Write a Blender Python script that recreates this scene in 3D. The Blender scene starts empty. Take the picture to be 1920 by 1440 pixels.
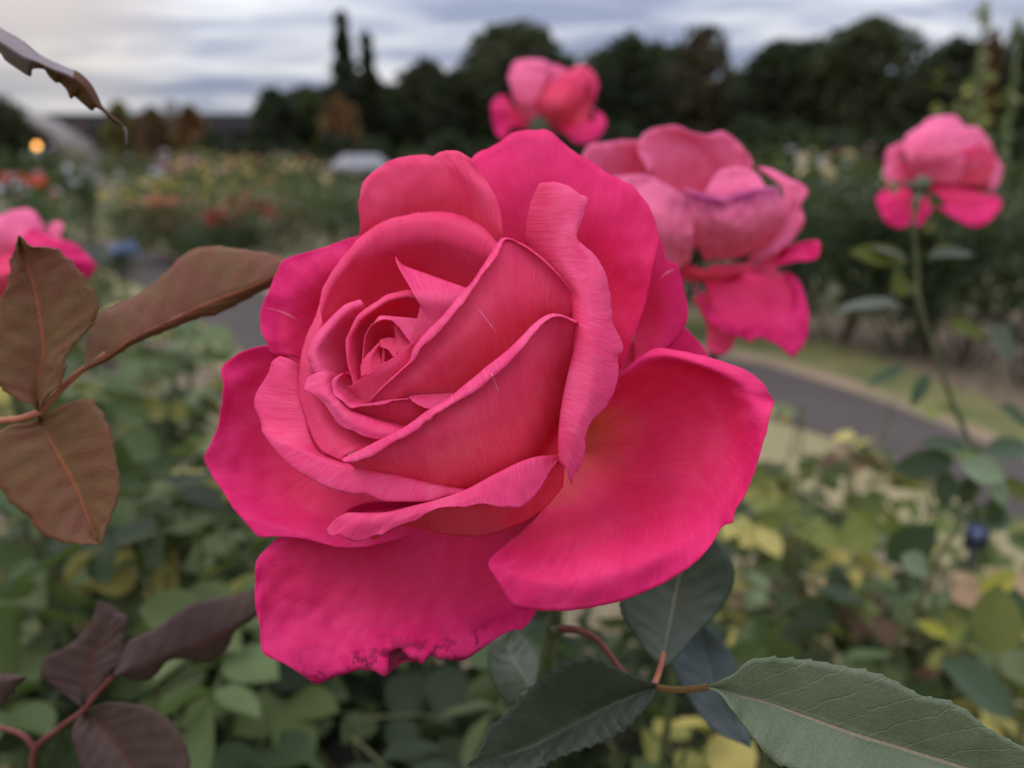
import bpy, math, random
import numpy as np
from mathutils import Vector, noise as mnoise

S = bpy.context.scene
COL = S.collection
# ------------------------------------------------------------------ camera
CAMH = 1.10            # eye height of the photographer's phone (m)
PITCH = math.radians(16.3)
FOC = 0.150            # focus distance (m)
FPX = 1440.0           # focal length in photo pixels (1920 wide)
cam = bpy.data.cameras.new("camera")
cam.sensor_width = 36.0
cam.lens = 27.0
cam.clip_start = 0.01
cam.clip_end = 2000.0
cam.dof.use_dof = True
cam.dof.focus_distance = 0.149
cam.dof.aperture_fstop = 9.6
camo = bpy.data.objects.new("camera", cam)
camo.location = (0, 0, CAMH)
camo.rotation_euler = (math.radians(90) - PITCH, 0, 0)
COL.objects.link(camo)
S.camera = camo

# ------------------------------------------------------------------ world
SUN_EL, SUN_AZ = math.radians(60), math.radians(-95)   # azimuth from +Y, negative = left; behind the camera
w = bpy.data.worlds.new("World")
S.world = w
w.use_nodes = True
nt = w.node_tree
nt.nodes.clear()
N = nt.nodes.new
def wl(a, b): nt.links.new(a, b)
out = N("ShaderNodeOutputWorld")
sky = N("ShaderNodeTexSky")
sky.sky_type = 'NISHITA'
sky.sun_disc = False
sky.sun_elevation = SUN_EL
sky.sun_rotation = SUN_AZ
bg1 = N("ShaderNodeBackground"); bg1.inputs[1].default_value = 0.10
wl(sky.outputs[0], bg1.inputs[0])
tc = N("ShaderNodeTexCoord")
sep = N("ShaderNodeSeparateXYZ"); wl(tc.outputs["Generated"], sep.inputs[0])
def wm(op, a, b=None, c=None):
    n = N("ShaderNodeMath"); n.operation = op
    for i, x in enumerate((a, b, c)):
        if x is None: continue
        if isinstance(x, (int, float)): n.inputs[i].default_value = x
        else: wl(x, n.inputs[i])
    return n.outputs[0]
zz = wm('MAXIMUM', sep.outputs[2], 0.0)
den = wm('ADD', zz, 0.10)
cx = wm('DIVIDE', sep.outputs[0], den)
cy = wm('DIVIDE', sep.outputs[1], den)
comb = N("ShaderNodeCombineXYZ"); wl(cx, comb.inputs[0]); wl(cy, comb.inputs[1])
n1 = N("ShaderNodeTexNoise"); n1.inputs["Scale"].default_value = 1.0; n1.inputs["Detail"].default_value = 7; n1.inputs["Roughness"].default_value = 0.56; n1.inputs["Distortion"].default_value = 0.5
mp = N("ShaderNodeMapping"); mp.inputs["Rotation"].default_value = (0, 0, 0.35); mp.inputs["Scale"].default_value = (0.75, 1.35, 1); mp.inputs["Location"].default_value = (3.1, 1.7, 0)
wl(comb.outputs[0], mp.inputs[0]); wl(mp.outputs[0], n1.inputs["Vector"])
cr_ = N("ShaderNodeValToRGB")
e = cr_.color_ramp.elements
e[0].position = 0.40; e[0].color = (0.36, 0.405, 0.57, 1)
e[1].position = 0.61; e[1].color = (1.06, 1.05, 1.10, 1)
m_ = cr_.color_ramp.elements.new(0.50); m_.color = (0.60, 0.64, 0.77, 1)
wl(n1.outputs[0], cr_.inputs[0])
# a warm bright break in the cloud low on the left, where the sun stands behind the cloud
warm = N("ShaderNodeVectorMath"); warm.operation = 'DOT_PRODUCT'
wd = Vector((-0.555, 0.96, 0.20)).normalized()
warm.inputs[1].default_value = wd
wl(tc.outputs["Generated"], warm.inputs[0])
wf = N("ShaderNodeMapRange"); wf.inputs["From Min"].default_value = 0.985; wf.inputs["From Max"].default_value = 1.0; wf.inputs["To Max"].default_value = 0.7
wl(warm.outputs["Value"], wf.inputs["Value"])
mixw = N("ShaderNodeMix"); mixw.data_type = 'RGBA'
mixw.inputs[7].default_value = (1.0, 0.86, 0.74, 1)
wl(wf.outputs[0], mixw.inputs[0]); wl(cr_.outputs[0], mixw.inputs[6])
bg2 = N("ShaderNodeBackground")
wl(mixw.outputs[2], bg2.inputs[0])
zb = wm('MULTIPLY_ADD', zz, 2.3, 0.52)        # an overcast sky is brighter overhead than at the horizon
wl(zb, bg2.inputs[1])
mixs = N("ShaderNodeMixShader"); mixs.inputs[0].default_value = 0.90
wl(bg1.outputs[0], mixs.inputs[1]); wl(bg2.outputs[0], mixs.inputs[2])
wl(mixs.outputs[0], out.inputs[0])
# ------------------------------------------------------------------ sun (soft, behind thin cloud)
sl = bpy.data.lights.new("sun", 'SUN')
sl.energy = 1.1; sl.angle = math.radians(25); sl.color = (1.0, 0.93, 0.88)
so = bpy.data.objects.new("sun", sl); COL.objects.link(so)
sd = Vector((math.sin(SUN_AZ) * math.cos(SUN_EL), math.cos(SUN_AZ) * math.cos(SUN_EL), math.sin(SUN_EL)))
so.rotation_euler = sd.to_track_quat('Z', 'Y').to_euler()
so.location = (-3, -3, 6)
# ------------------------------------------------------------------ exposure
S.view_settings.view_transform = 'Standard'
S.view_settings.look = 'None'
S.view_settings.exposure = 0.12
S.view_settings.gamma = 1.0
S.cycles.max_bounces = 12
S.cycles.diffuse_bounces = 6
S.cycles.transmission_bounces = 8
S.cycles.use_denoising = True

# ------------------------------------------------------------------ helpers
CP, SP = math.cos(PITCH), math.sin(PITCH)
def ray(x, y):
    a = (x - 960.0) / FPX; b = -(y - 720.0) / FPX
    # camera axes in world: right=(1,0,0), up=(0,SP,CP), forward=(0,CP,-SP)
    return np.array([a, b * SP + CP, b * CP - SP])
def at(x, y, d):
    """point seen at photo position (x, y), d metres in front of the camera plane"""
    return np.array([0, 0, CAMH]) + ray(x, y) * d
def P(pts):
    """(n,3) array of photo x, photo y, mm in front (+) of the focal plane -> world metres"""
    p = np.asarray(pts, float)
    d = FOC - p[..., 2] / 1000.0
    a = (p[..., 0] - 960.0) / FPX; b = -(p[..., 1] - 720.0) / FPX
    return np.stack([a * d, (b * SP + CP) * d, CAMH + (b * CP - SP) * d], -1)
def gnd(x, y, z=0.0):
    r = ray(x, y); t = (z - CAMH) / r[2]
    return np.array([r[0] * t, r[1] * t, z])

def crdense(p, k=10):
    p = np.asarray(p, float)
    if len(p) == 2:
        t = np.linspace(0, 1, k + 1)[:, None]; return p[0] * (1 - t) + p[1] * t
    q = np.vstack([2 * p[0] - p[1], p, 2 * p[-1] - p[-2]])
    res = []
    t = (np.arange(k) / k)[:, None]
    for i in range(1, len(q) - 2):
        a, b, c, d = q[i - 1], q[i], q[i + 1], q[i + 2]
        # damped tangents keep sharp traced corners from overshooting
        l1 = np.linalg.norm(b - a) + 1e-9; l2 = np.linalg.norm(c - b) + 1e-9; l3 = np.linalg.norm(d - c) + 1e-9
        m1 = 0.5 * (c - a) * min(1, 2 * l2 / (l1 + l2)); m2 = 0.5 * (d - b) * min(1, 2 * l2 / (l2 + l3))
        res.append((2*t**3 - 3*t**2 + 1) * b + (t**3 - 2*t**2 + t) * m1 + (-2*t**3 + 3*t**2) * c + (t**3 - t**2) * m2)
    res.append(p[-1:])
    return np.vstack(res)
def resample(p, n):
    d = crdense(p)
    s = np.concatenate([[0], np.cumsum(np.linalg.norm(np.diff(d, axis=0), axis=1))])
    u = np.linspace(0, s[-1], n)
    return np.stack([np.interp(u, s, d[:, i]) for i in range(d.shape[1])], -1)
def loft(rows, nu, nv):
    R = np.stack([resample(r, nu) for r in rows])          # k,nu,3
    k = len(R)
    seg = np.linalg.norm(np.diff(R, axis=0), axis=2).mean(1) + 1e-6
    s = np.concatenate([[0], np.cumsum(seg)]); s /= s[-1]
    ts = np.linspace(0, 1, nv)
    # make sure every given row is hit
    idx = np.interp(ts, s, np.arange(k))
    q = np.concatenate([2 * R[:1] - R[1:2], R, 2 * R[-1:] - R[-2:-1]])
    outp = np.zeros((nv, nu, 3))
    for j, f in enumerate(idx):
        i = min(int(f), k - 2); t = f - i
        a, b, c, d = q[i], q[i + 1], q[i + 2], q[i + 3]
        l1 = seg[i - 1] if i > 0 else seg[i]; l2 = seg[i]; l3 = seg[i + 1] if i + 1 < len(seg) else seg[i]
        m1 = 0.5 * (c - a) * min(1, 2 * l2 / (l1 + l2)); m2 = 0.5 * (d - b) * min(1, 2 * l2 / (l2 + l3))
        outp[j] = (2*t**3 - 3*t**2 + 1) * b + (t**3 - 2*t**2 + t) * m1 + (-2*t**3 + 3*t**2) * c + (t**3 - t**2) * m2
    return outp, ts
def gridfaces(nv, nu, off=0):
    i = np.arange((nv - 1) * (nu - 1)); r = i // (nu - 1); c = i % (nu - 1)
    a = r * nu + c + off
    return np.stack([a, a + 1, a + nu + 1, a + nu], -1)

def mesh(name, v, f, mats, uv=None, col=None, smooth=True, matidx=None):
    me = bpy.data.meshes.new(name)
    v = np.asarray(v, float)
    if isinstance(f, np.ndarray):
        k = f.shape[1]
        me.vertices.add(len(v)); me.vertices.foreach_set("co", v.ravel())
        me.loops.add(f.size); me.loops.foreach_set("vertex_index", f.ravel().astype(np.int32))
        me.polygons.add(len(f))
        me.polygons.foreach_set("loop_start", np.arange(0, f.size, k, dtype=np.int32))
        me.polygons.foreach_set("loop_total", np.full(len(f), k, dtype=np.int32))
        me.update(calc_edges=True)
        fl = f.ravel()
    else:
        me.from_pydata([tuple(x) for x in v], [], f)
        me.update()
        fl = np.array([i for p in f for i in p])
    if uv is not None:
        l = me.uv_layers.new(name="UVMap")
        l.data.foreach_set("uv", np.asarray(uv, float)[fl].ravel())
    if col is not None:
        a = me.attributes.new("col", 'FLOAT_COLOR', 'POINT')
        c = np.asarray(col, float)
        if c.shape[1] == 3: c = np.hstack([c, np.ones((len(c), 1))])
        a.data.foreach_set("color", c.ravel())
    for m in mats: me.materials.append(m)
    if smooth: me.polygons.foreach_set("use_smooth", np.ones(len(me.polygons), bool))
    if matidx is not None: me.polygons.foreach_set("material_index", np.asarray(matidx, np.int32))
    return me
def link(name, me, parent=None, loc=None):
    o = bpy.data.objects.new(name, me); COL.objects.link(o)
    if parent is not None: o.parent = parent
    if loc is not None: o.location = loc
    return o
def thing(name, label, cat, loc, group=None):
    o = bpy.data.objects.new(name, None); COL.objects.link(o)
    o.empty_display_size = 0.02; o.location = loc
    o["label"] = label; o["category"] = cat
    if group: o["group"] = group
    return o
def tag(o, label=None, cat=None, group=None, kind=None):
    if label: o["label"] = label
    if cat: o["category"] = cat
    if group: o["group"] = group
    if kind: o["kind"] = kind
    return o
def tube(path, rad, ns=8):
    """tapered round tube along a list of points"""
    p = np.asarray(path, float); n = len(p)
    r = np.interp(np.linspace(0, 1, n), np.linspace(0, 1, len(rad)), rad) if not np.isscalar(rad) else np.full(n, rad)
    t = np.gradient(p, axis=0); t /= np.linalg.norm(t, axis=1)[:, None] + 1e-12
    up = np.array([0.3, 1, 0.1]); V = []
    for i in range(n):
        a = np.cross(t[i], up); a /= np.linalg.norm(a) + 1e-9; b = np.cross(t[i], a)
        for k in range(ns):
            th = 2 * math.pi * k / ns
            V.append(p[i] + r[i] * (math.cos(th) * a + math.sin(th) * b))
    F = []
    for i in range(n - 1):
        for k in range(ns):
            F.append((i*ns + k, i*ns + (k+1) % ns, (i+1)*ns + (k+1) % ns, (i+1)*ns + k))
    return np.array(V), np.array(F)
def merge(parts):
    V = []; F = []; o = 0
    for v, f in parts:
        V.append(v); F.append(np.asarray(f) + o); o += len(v)
    return np.vstack(V), np.vstack(F)

# ------------------------------------------------------------------ materials
class NT:
    def __init__(s, name):
        s.m = bpy.data.materials.new(name); s.m.use_nodes = True
        s.t = s.m.node_tree; s.t.nodes.clear()
        s.out = s.t.nodes.new("ShaderNodeOutputMaterial")
    def n(s, t, **kw):
        n = s.t.nodes.new("ShaderNode" + t)
        for k, v in kw.items(): setattr(n, k, v)
        return n
    def set(s, sock, v):
        if isinstance(v, (int, float)): sock.default_value = v
        elif isinstance(v, (tuple, list)):
            sock.default_value = tuple(v) + ((1,) if len(v) == 3 and len(sock.default_value) == 4 else ())
        else: s.t.links.new(v, sock)
    def math(s, op, a, b=None, c=None, clamp=False):
        n = s.n("Math", operation=op, use_clamp=clamp)
        for i, x in enumerate((a, b, c)):
            if x is not None: s.set(n.inputs[i], x)
        return n.outputs[0]
    def mix(s, f, a, b, mode='MIX'):
        n = s.n("Mix", data_type='RGBA', blend_type=mode)
        s.set(n.inputs[0], f); s.set(n.inputs[6], a); s.set(n.inputs[7], b)
        return n.outputs[2]
    def ramp(s, x, lo, hi, a=0.0, b=1.0, smooth=True):
        n = s.n("MapRange", interpolation_type='SMOOTHSTEP' if smooth else 'LINEAR')
        s.set(n.inputs[0], x); s.set(n.inputs[1], lo); s.set(n.inputs[2], hi); s.set(n.inputs[3], a); s.set(n.inputs[4], b)
        return n.outputs[0]
    def noise(s, vec, scale, detail=3, rough=0.5, dist=0.0):
        n = s.n("TexNoise"); s.set(n.inputs["Scale"], scale); s.set(n.inputs["Detail"], detail); s.set(n.inputs["Roughness"], rough); s.set(n.inputs["Distortion"], dist)
        if vec is not None: s.set(n.inputs["Vector"], vec)
        return n.outputs[0]
    def mapping(s, vec, scale=(1, 1, 1), loc=(0, 0, 0), rot=(0, 0, 0)):
        n = s.n("Mapping"); s.set(n.inputs[0], vec); n.inputs["Scale"].default_value = scale; n.inputs["Location"].default_value = loc; n.inputs["Rotation"].default_value = rot
        return n.outputs[0]
    def bump(s, h, strength, dist):
        n = s.n("Bump"); s.set(n.inputs["Height"], h); s.set(n.inputs["Strength"], strength); s.set(n.inputs["Distance"], dist)
        return n.outputs[0]
    def finish(s, base, rough=0.6, spec=0.3, trans=0.0, tcol=None, normal=None, sheen=0.0):
        p = s.n("BsdfPrincipled")
        s.set(p.inputs["Base Color"], base); s.set(p.inputs["Roughness"], rough); s.set(p.inputs["Specular IOR Level"], spec)
        if sheen: s.set(p.inputs["Sheen Weight"], sheen); s.set(p.inputs["Sheen Roughness"], 0.5)
        if normal is not None: s.set(p.inputs["Normal"], normal)
        o = p.outputs[0]
        if trans:
            t = s.n("BsdfTranslucent"); s.set(t.inputs[0], tcol if tcol is not None else base)
            if normal is not None: s.set(t.inputs["Normal"], normal)
            m = s.n("MixShader"); s.set(m.inputs[0], trans); s.set(m.inputs[1], o); s.set(m.inputs[2], t.outputs[0]); o = m.outputs[0]
        s.t.links.new(o, s.out.inputs[0])
        return s.m

def petal_mat(name, rim, mid, base, trans_col, stain=False, trans=0.25, sheen=0.0, spec=0.12, var=0.8, lite=None):
    k = NT(name)
    uv = k.n("UVMap").outputs[0]
    sp = k.n("SeparateXYZ"); k.set(sp.inputs[0], uv)
    u, v = sp.outputs[0], sp.outputs[1]
    geo = k.n("TexCoord").outputs["Object"]
    warp = k.noise(geo, 90, 3, 0.6)
    vv = k.math('ADD', v, k.math('MULTIPLY', k.math('SUBTRACT', warp, 0.5), 0.22))
    c = k.mix(k.ramp(vv, 0.04, 0.42), base, mid)
    c = k.mix(k.ramp(vv, 0.55, 1.0), c, rim)
    # fine veins running from base to rim, and soft mottling
    streak = k.noise(k.mapping(uv, (95, 5.5, 1)), 1.0, 4, 0.6, 0.3)
    broad = k.noise(k.mapping(uv, (16, 2.2, 1), (3, 1, 0)), 1.0, 3, 0.55, 0.4)
    fine = k.noise(geo, 1500, 2, 0.6)
    lite = lite or tuple(min(1, x * 1.25 + 0.05) for x in mid)
    c = k.mix(k.ramp(streak, 0.42, 0.74, 0.0, 0.42 * var), c, lite)
    c = k.mix(k.ramp(broad, 0.42, 0.74, 0.0, 0.42 * var), c, tuple(x * y for x, y in zip(rim, (0.80, 0.45, 0.60))))
    blush = k.noise(geo, 55, 4, 0.65, 0.5)
    c = k.mix(k.ramp(blush, 0.42, 0.66, 0.0, 0.40 * var), c, lite)
    c = k.mix(k.ramp(fine, 0.45, 0.8, 0.0, 0.03), c, (0.90, 0.25, 0.40))
    # faint pale scuffs
    sc = k.noise(k.mapping(uv, (30, 2.2, 1), (7.3, 2.2, 0), (0, 0, 0.5)), 1.0, 1, 0.4)
    c = k.mix(k.ramp(sc, 0.815, 0.835, 0.0, 0.30), c, (0.95, 0.42, 0.55))
    if stain:
        sn = k.noise(geo, 190, 5, 0.65, 0.3)
        m = k.math('MULTIPLY', k.ramp(v, 0.80, 1.0), k.ramp(u, 0.30, 0.42))
        m = k.math('MULTIPLY', m, k.ramp(u, 0.88, 0.80))
        m2 = k.math('MULTIPLY', k.ramp(sn, 0.50, 0.60), m)
        c = k.mix(k.math('MULTIPLY', m2, 0.9), c, (0.07, 0.006, 0.03))
        edge = k.math('MULTIPLY', k.ramp(v, 0.965, 1.0), m)
        c = k.mix(k.math('MULTIPLY', edge, 0.75), c, (0.10, 0.008, 0.03))
    h = k.math('ADD', k.math('MULTIPLY', streak, 0.55), k.math('MULTIPLY', broad, 1.0))
    h = k.math('ADD', h, k.math('MULTIPLY', fine, 0.02))
    h = k.math('ADD', h, k.math('MULTIPLY', blush, 0.5))
    nb = k.bump(h, 0.40, 0.0006)
    return k.finish(c, 0.52, spec, trans, trans_col, nb, sheen)
# upper (inner) face of a petal, and its paler reverse
PIN = petal_mat("petal_inner_face", (0.72, 0.016, 0.158), (0.70, 0.022, 0.100), (0.56, 0.135, 0.04), (0.80, 0.03, 0.12), lite=(0.76, 0.055, 0.215))
PWARM = petal_mat("petal_warm_face", (0.74, 0.019, 0.150), (0.74, 0.028, 0.100), (0.56, 0.135, 0.04), (0.84, 0.035, 0.11), lite=(0.78, 0.065, 0.205))
PBUD = petal_mat("petal_inner_bud", (0.82, 0.060, 0.185), (0.81, 0.056, 0.130), (0.78, 0.07, 0.09), (0.92, 0.06, 0.13), trans=0.34, lite=(0.86, 0.13, 0.26))
PST = petal_mat("petal_inner_face_stained", (0.68, 0.016, 0.15), (0.62, 0.022, 0.10), (0.48, 0.09, 0.05), (0.75, 0.03, 0.12), stain=True, lite=(0.72, 0.045, 0.19))
POUT = petal_mat("petal_reverse", (0.78, 0.048, 0.165), (0.78, 0.048, 0.100), (0.74, 0.07, 0.05), (0.90, 0.04, 0.075), lite=(0.82, 0.12, 0.19))
PRIM = petal_mat("petal_rolled_rim", (0.79, 0.047, 0.185), (0.78, 0.048, 0.150), (0.74, 0.06, 0.11), (0.84, 0.045, 0.15), var=0.8, lite=(0.85, 0.16, 0.31), spec=0.18)

def leaf_mat(name, c1, c2, rib, rough=0.45, spec=0.45, trans=0.18, under=False, blot=None, tint=(0.25, 0.45, 0.05)):
    k = NT(name)
    uv = k.n("UVMap").outputs[0]
    sp = k.n("SeparateXYZ"); k.set(sp.inputs[0], uv)
    u, v = sp.outputs[0], sp.outputs[1]            # u along the midrib, v across (0.5 = midrib)
    geo = k.n("TexCoord").outputs["Object"]
    n1 = k.noise(geo, 130, 4, 0.6)
    n0 = k.noise(geo, 42, 4, 0.65)
    c = k.mix(k.ramp(k.math('ADD', k.math('MULTIPLY', n1, .4), k.math('MULTIPLY', n0, .6)), 0.38, 0.62), c1, c2)
    if blot: 
        n3 = k.noise(geo, 70, 3, 0.6)
        c = k.mix(k.ramp(n3, 0.52, 0.66, 0, 0.75), c, blot)
    av = k.math('ABSOLUTE', k.math('SUBTRACT', v, 0.5))
    wob = k.math('MULTIPLY', k.math('SUBTRACT', k.noise(geo, 160, 2), 0.5), 0.06)
    ph = k.math('SUBTRACT', k.math('ADD', u, wob), k.math('MULTIPLY', av, 0.42))
    fr = k.math('ABSOLUTE', k.math('SUBTRACT', k.math('FRACT', k.math('MULTIPLY', ph, 11.0)), 0.5))
    vein = k.ramp(fr, 0.055, 0.0)                   # side veins
    ribm = k.ramp(av, 0.022, 0.008)
    c = k.mix(k.math('MULTIPLY', vein, 0.16), c, rib)
    c = k.mix(k.math('MULTIPLY', ribm, 0.7), c, rib)
    vor = k.n("TexVoronoi", feature='DISTANCE_TO_EDGE'); k.set(vor.inputs["Vector"], geo); vor.inputs["Scale"].default_value = 800
    net = k.ramp(vor.outputs[0], 0.0, 0.12)
    sgn = 1.0 if under else -1.0
    h = k.math('ADD', k.math('MULTIPLY', vein, 0.4 * sgn), k.math('MULTIPLY', ribm, 1.2 * sgn))
    h = k.math('ADD', h, k.math('MULTIPLY', net, 0.16))
    c = k.mix(k.math('MULTIPLY', k.math('SUBTRACT', 1.0, net), 0.22), c, tuple(x * .55 for x in c1))
    h = k.math('ADD', h, k.math('MULTIPLY', n1, 0.9))
    nb = k.bump(h, 0.42, 0.0005)
    rr = k.ramp(n1, 0.3, 0.7, rough - 0.08, rough + 0.1)
    return k.finish(c, rr, spec, trans, k.mix(0.35, c, tint), nb)
LEAF_DARK = leaf_mat("leaf_dark_green", (0.034, 0.044, 0.025), (0.052, 0.062, 0.037), (0.12, 0.12, 0.07))
LEAF_GREY = leaf_mat("leaf_grey_green", (0.090, 0.120, 0.058), (0.125, 0.150, 0.082), (0.30, 0.22, 0.14))
LEAF_BACK = leaf_mat("leaf_deep_green", (0.040, 0.058, 0.032), (0.055, 0.075, 0.042), (0.22, 0.20, 0.12))
LEAF_BLUE = leaf_mat("leaf_blue_green", (0.028, 0.042, 0.038), (0.04, 0.055, 0.05), (0.08, 0.09, 0.08))
LEAF_BROWN = leaf_mat("leaf_bronze_underside", (0.220, 0.082, 0.050), (0.200, 0.125, 0.048), (0.50, 0.13, 0.055), 0.45, 0.20, 0.32, under=True, blot=(0.24, 0.076, 0.056), tint=(0.30,0.12,0.04))
LEAF_PURPLE = leaf_mat("leaf_purple", (0.060, 0.032, 0.028), (0.082, 0.050, 0.036), (0.13, 0.035, 0.03), 0.5, 0.22, 0.15)
LEAF_MAUVE = leaf_mat("leaf_mauve_grey", (0.13, 0.085, 0.085), (0.18, 0.13, 0.13), (0.12, 0.06, 0.05), 0.4, 0.5, 0.1)
LEAF_RUST = leaf_mat("leaf_rust_underside", (0.11, 0.045, 0.018), (0.14, 0.062, 0.024), (0.16, 0.07, 0.04), 0.6, 0.2, 0.35, under=True)

def plain(name, c1, c2, scale=30, rough=0.7, spec=0.2, trans=0.0, bump=0.0, detail=5):
    k = NT(name); geo = k.n("TexCoord").outputs["Object"]
    n = k.noise(geo, scale, detail, 0.6)
    c = k.mix(k.ramp(n, 0.35, 0.65), c1, c2)
    nb = k.bump(n, 0.6, bump) if bump else None
    return k.finish(c, rough, spec, trans, None, nb)
def attr_mat(name, rough=0.55, spec=0.16, trans=0.25, tint=(0.30, 0.45, 0.06)):
    k = NT(name)
    a = k.n("Attribute"); a.attribute_name = "col"
    geo = k.n("TexCoord").outputs["Object"]
    n = k.noise(geo, 60, 3, 0.6)
    c = k.mix(k.ramp(n, 0.3, 0.7, 0, 0.35), a.outputs[0], k.mix(0.5, a.outputs[0], (0.02, 0.03, 0.012)))
    return k.finish(c, rough, spec, trans, k.mix(0.3, c, tint))
PCURL = plain("petal_dry_curl", (0.20, 0.014, 0.040), (0.11, 0.010, 0.028), 300, 0.6, 0.2)
STEM_GREEN = plain("stem_green", (0.045, 0.060, 0.020), (0.075, 0.090, 0.030), 160, 0.5, 0.35)
STEM_RED = plain("petiole_red", (0.30, 0.085, 0.048), (0.34, 0.13, 0.06), 200, 0.5, 0.3)
STEM_DARKRED = plain("petiole_dark_red", (0.11, 0.022, 0.020), (0.15, 0.040, 0.028), 200, 0.5, 0.3)
STEM_ORANGE = plain("petiole_orange_green", (0.14, 0.10, 0.028), (0.18, 0.075, 0.03), 200, 0.5, 0.3)
STEM_OLIVE = plain("stem_olive", (0.11, 0.115, 0.045), (0.075, 0.085, 0.035), 90, 0.6, 0.25)
SEPAL = plain("sepal_green", (0.075, 0.080, 0.045), (0.12, 0.11, 0.075), 90, 0.6, 0.2)
FOLIAGE = attr_mat("foliage_rose_leaves")
FAR_FOL = attr_mat("foliage_trees", 0.7, 0.15, 0.15)
BARK = plain("bark", (0.06, 0.045, 0.03), (0.10, 0.08, 0.055), 12, 0.9, 0.1, 0, 0.01)
# ------------------------------------------------------------------ petals
def wobble(g, amp, freq, seed, ts):
    """small natural unevenness of a petal, stronger towards its margin (g in photo px / mm)"""
    nv, nu, _ = g.shape
    for j in range(nv):
        a = amp * (0.35 + 0.65 * ts[j])
        for i in range(nu):
            x, y, z = g[j, i]
            q = Vector((x * freq, y * freq, z * freq * 8 + seed * 7.1))
            g[j, i, 2] += a * mnoise.noise(q) + (0.3 + 0.25 * ts[j]) * a * mnoise.noise(q * 3.1)
    return g
def petal(parent, rows, face, seed, vr=(0.4, 1.0), nu=56, nv=34, amp=0.35, freq=0.012, thick=0.0002, mats=None, label=None, name="petal", rag=1.3):
    """rows run from the petal's base to its margin; face says which side the rows show: 'in' upper face, 'out' reverse"""
    n = max(len(r) for r in rows)
    rows = [[tuple(q) for q in r] for r in rows]
    g, ts = loft(rows, nu, nv)
    g = wobble(g, amp, freq, seed, ts)
    # a slightly uneven cut to the margin
    ed = np.clip((ts - 0.86) / 0.14, 0, 1) ** 2
    dv = g[-1] - g[max(nv - 5, 0)]; dv /= np.linalg.norm(dv[:, :2], axis=1)[:, None] + 1e-6
    nz = np.array([mnoise.noise(Vector((q[0] * .045, q[1] * .045, seed * 3.3))) * 1.6 + mnoise.noise(Vector((q[0] * .16, q[1] * .16, seed * 5.3))) * .9 for q in g[-1]]) * rag
    g[:, :, :2] += ed[:, None, None] * (nz[:, None] * dv[:, :2])[None]
    W = P(g).reshape(-1, 3)
    F = gridfaces(nv, nu)
    a, b, c = W[F[:, 0]], W[F[:, 1]], W[F[:, 3]]
    nn = np.cross(b - a, c - a)
    tocam = np.array([0, 0, CAMH]) - W[F[:, 0]]
    s = (nn * tocam).sum()
    want = 1 if face == 'in' else -1
    if s * want < 0: F = F[:, ::-1].copy()
    u, v = np.meshgrid(np.linspace(0, 1, nu), vr[0] + (vr[1] - vr[0]) * ts)
    uv = np.stack([u.ravel(), v.ravel()], -1)
    L = np.array(parent.location)
    mm = list(mats or (PIN, POUT))
    me = mesh(name, W - L, F, mm, uv)
    o = link(name, me, parent)
    md = o.modifiers.new("thickness", 'SOLIDIFY')
    md.thickness = thick; md.offset = 0; md.material_offset = 1; md.material_offset_rim = 0
    if label: o["label"] = label
    SURF[o.name] = (W, F)
    return o
SURF = {}
from mathutils.bvhtree import BVHTree
SCAR = plain("petal_scar", (0.78, 0.17, 0.30), (0.76, 0.10, 0.22), 600, 0.6, 0.2)
def scar(pet, pts, wpx):
    """a thin pale scuff lying on a petal"""
    W, F = SURF[pet.name]
    tr = BVHTree.FromPolygons([tuple(q) for q in W], [tuple(int(i) for i in f) for f in F])
    c = resample([(x, y, 0) for x, y in pts], 14)
    t = np.gradient(c, axis=0); nn = np.stack([-t[:, 1], t[:, 0]], -1); nn /= np.linalg.norm(nn, axis=1)[:, None]
    V = []
    for i in range(14):
        wd = wpx * (math.sin(math.pi * (i + .4) / 14) ** .7) * (.75 + .5 * mnoise.noise(Vector((i * .9, wpx, c[i, 0]))))
        for sg in (-1, 0, 1):
            x, y = c[i, 0] + nn[i, 0] * wd * sg * .5, c[i, 1] + nn[i, 1] * wd * sg * .5
            d = Vector(ray(x, y)).normalized()
            h = tr.ray_cast(Vector((0, 0, CAMH)), d)
            if h[0] is None: return None
            V.append(np.array(h[0]) - np.array(d) * (.00017 + .00005 * (sg == 0)))
    return link("scar", mesh("scar", np.array(V) - np.array(pet.parent.location), gridfaces(14, 3), [SCAR]), pet)

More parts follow.
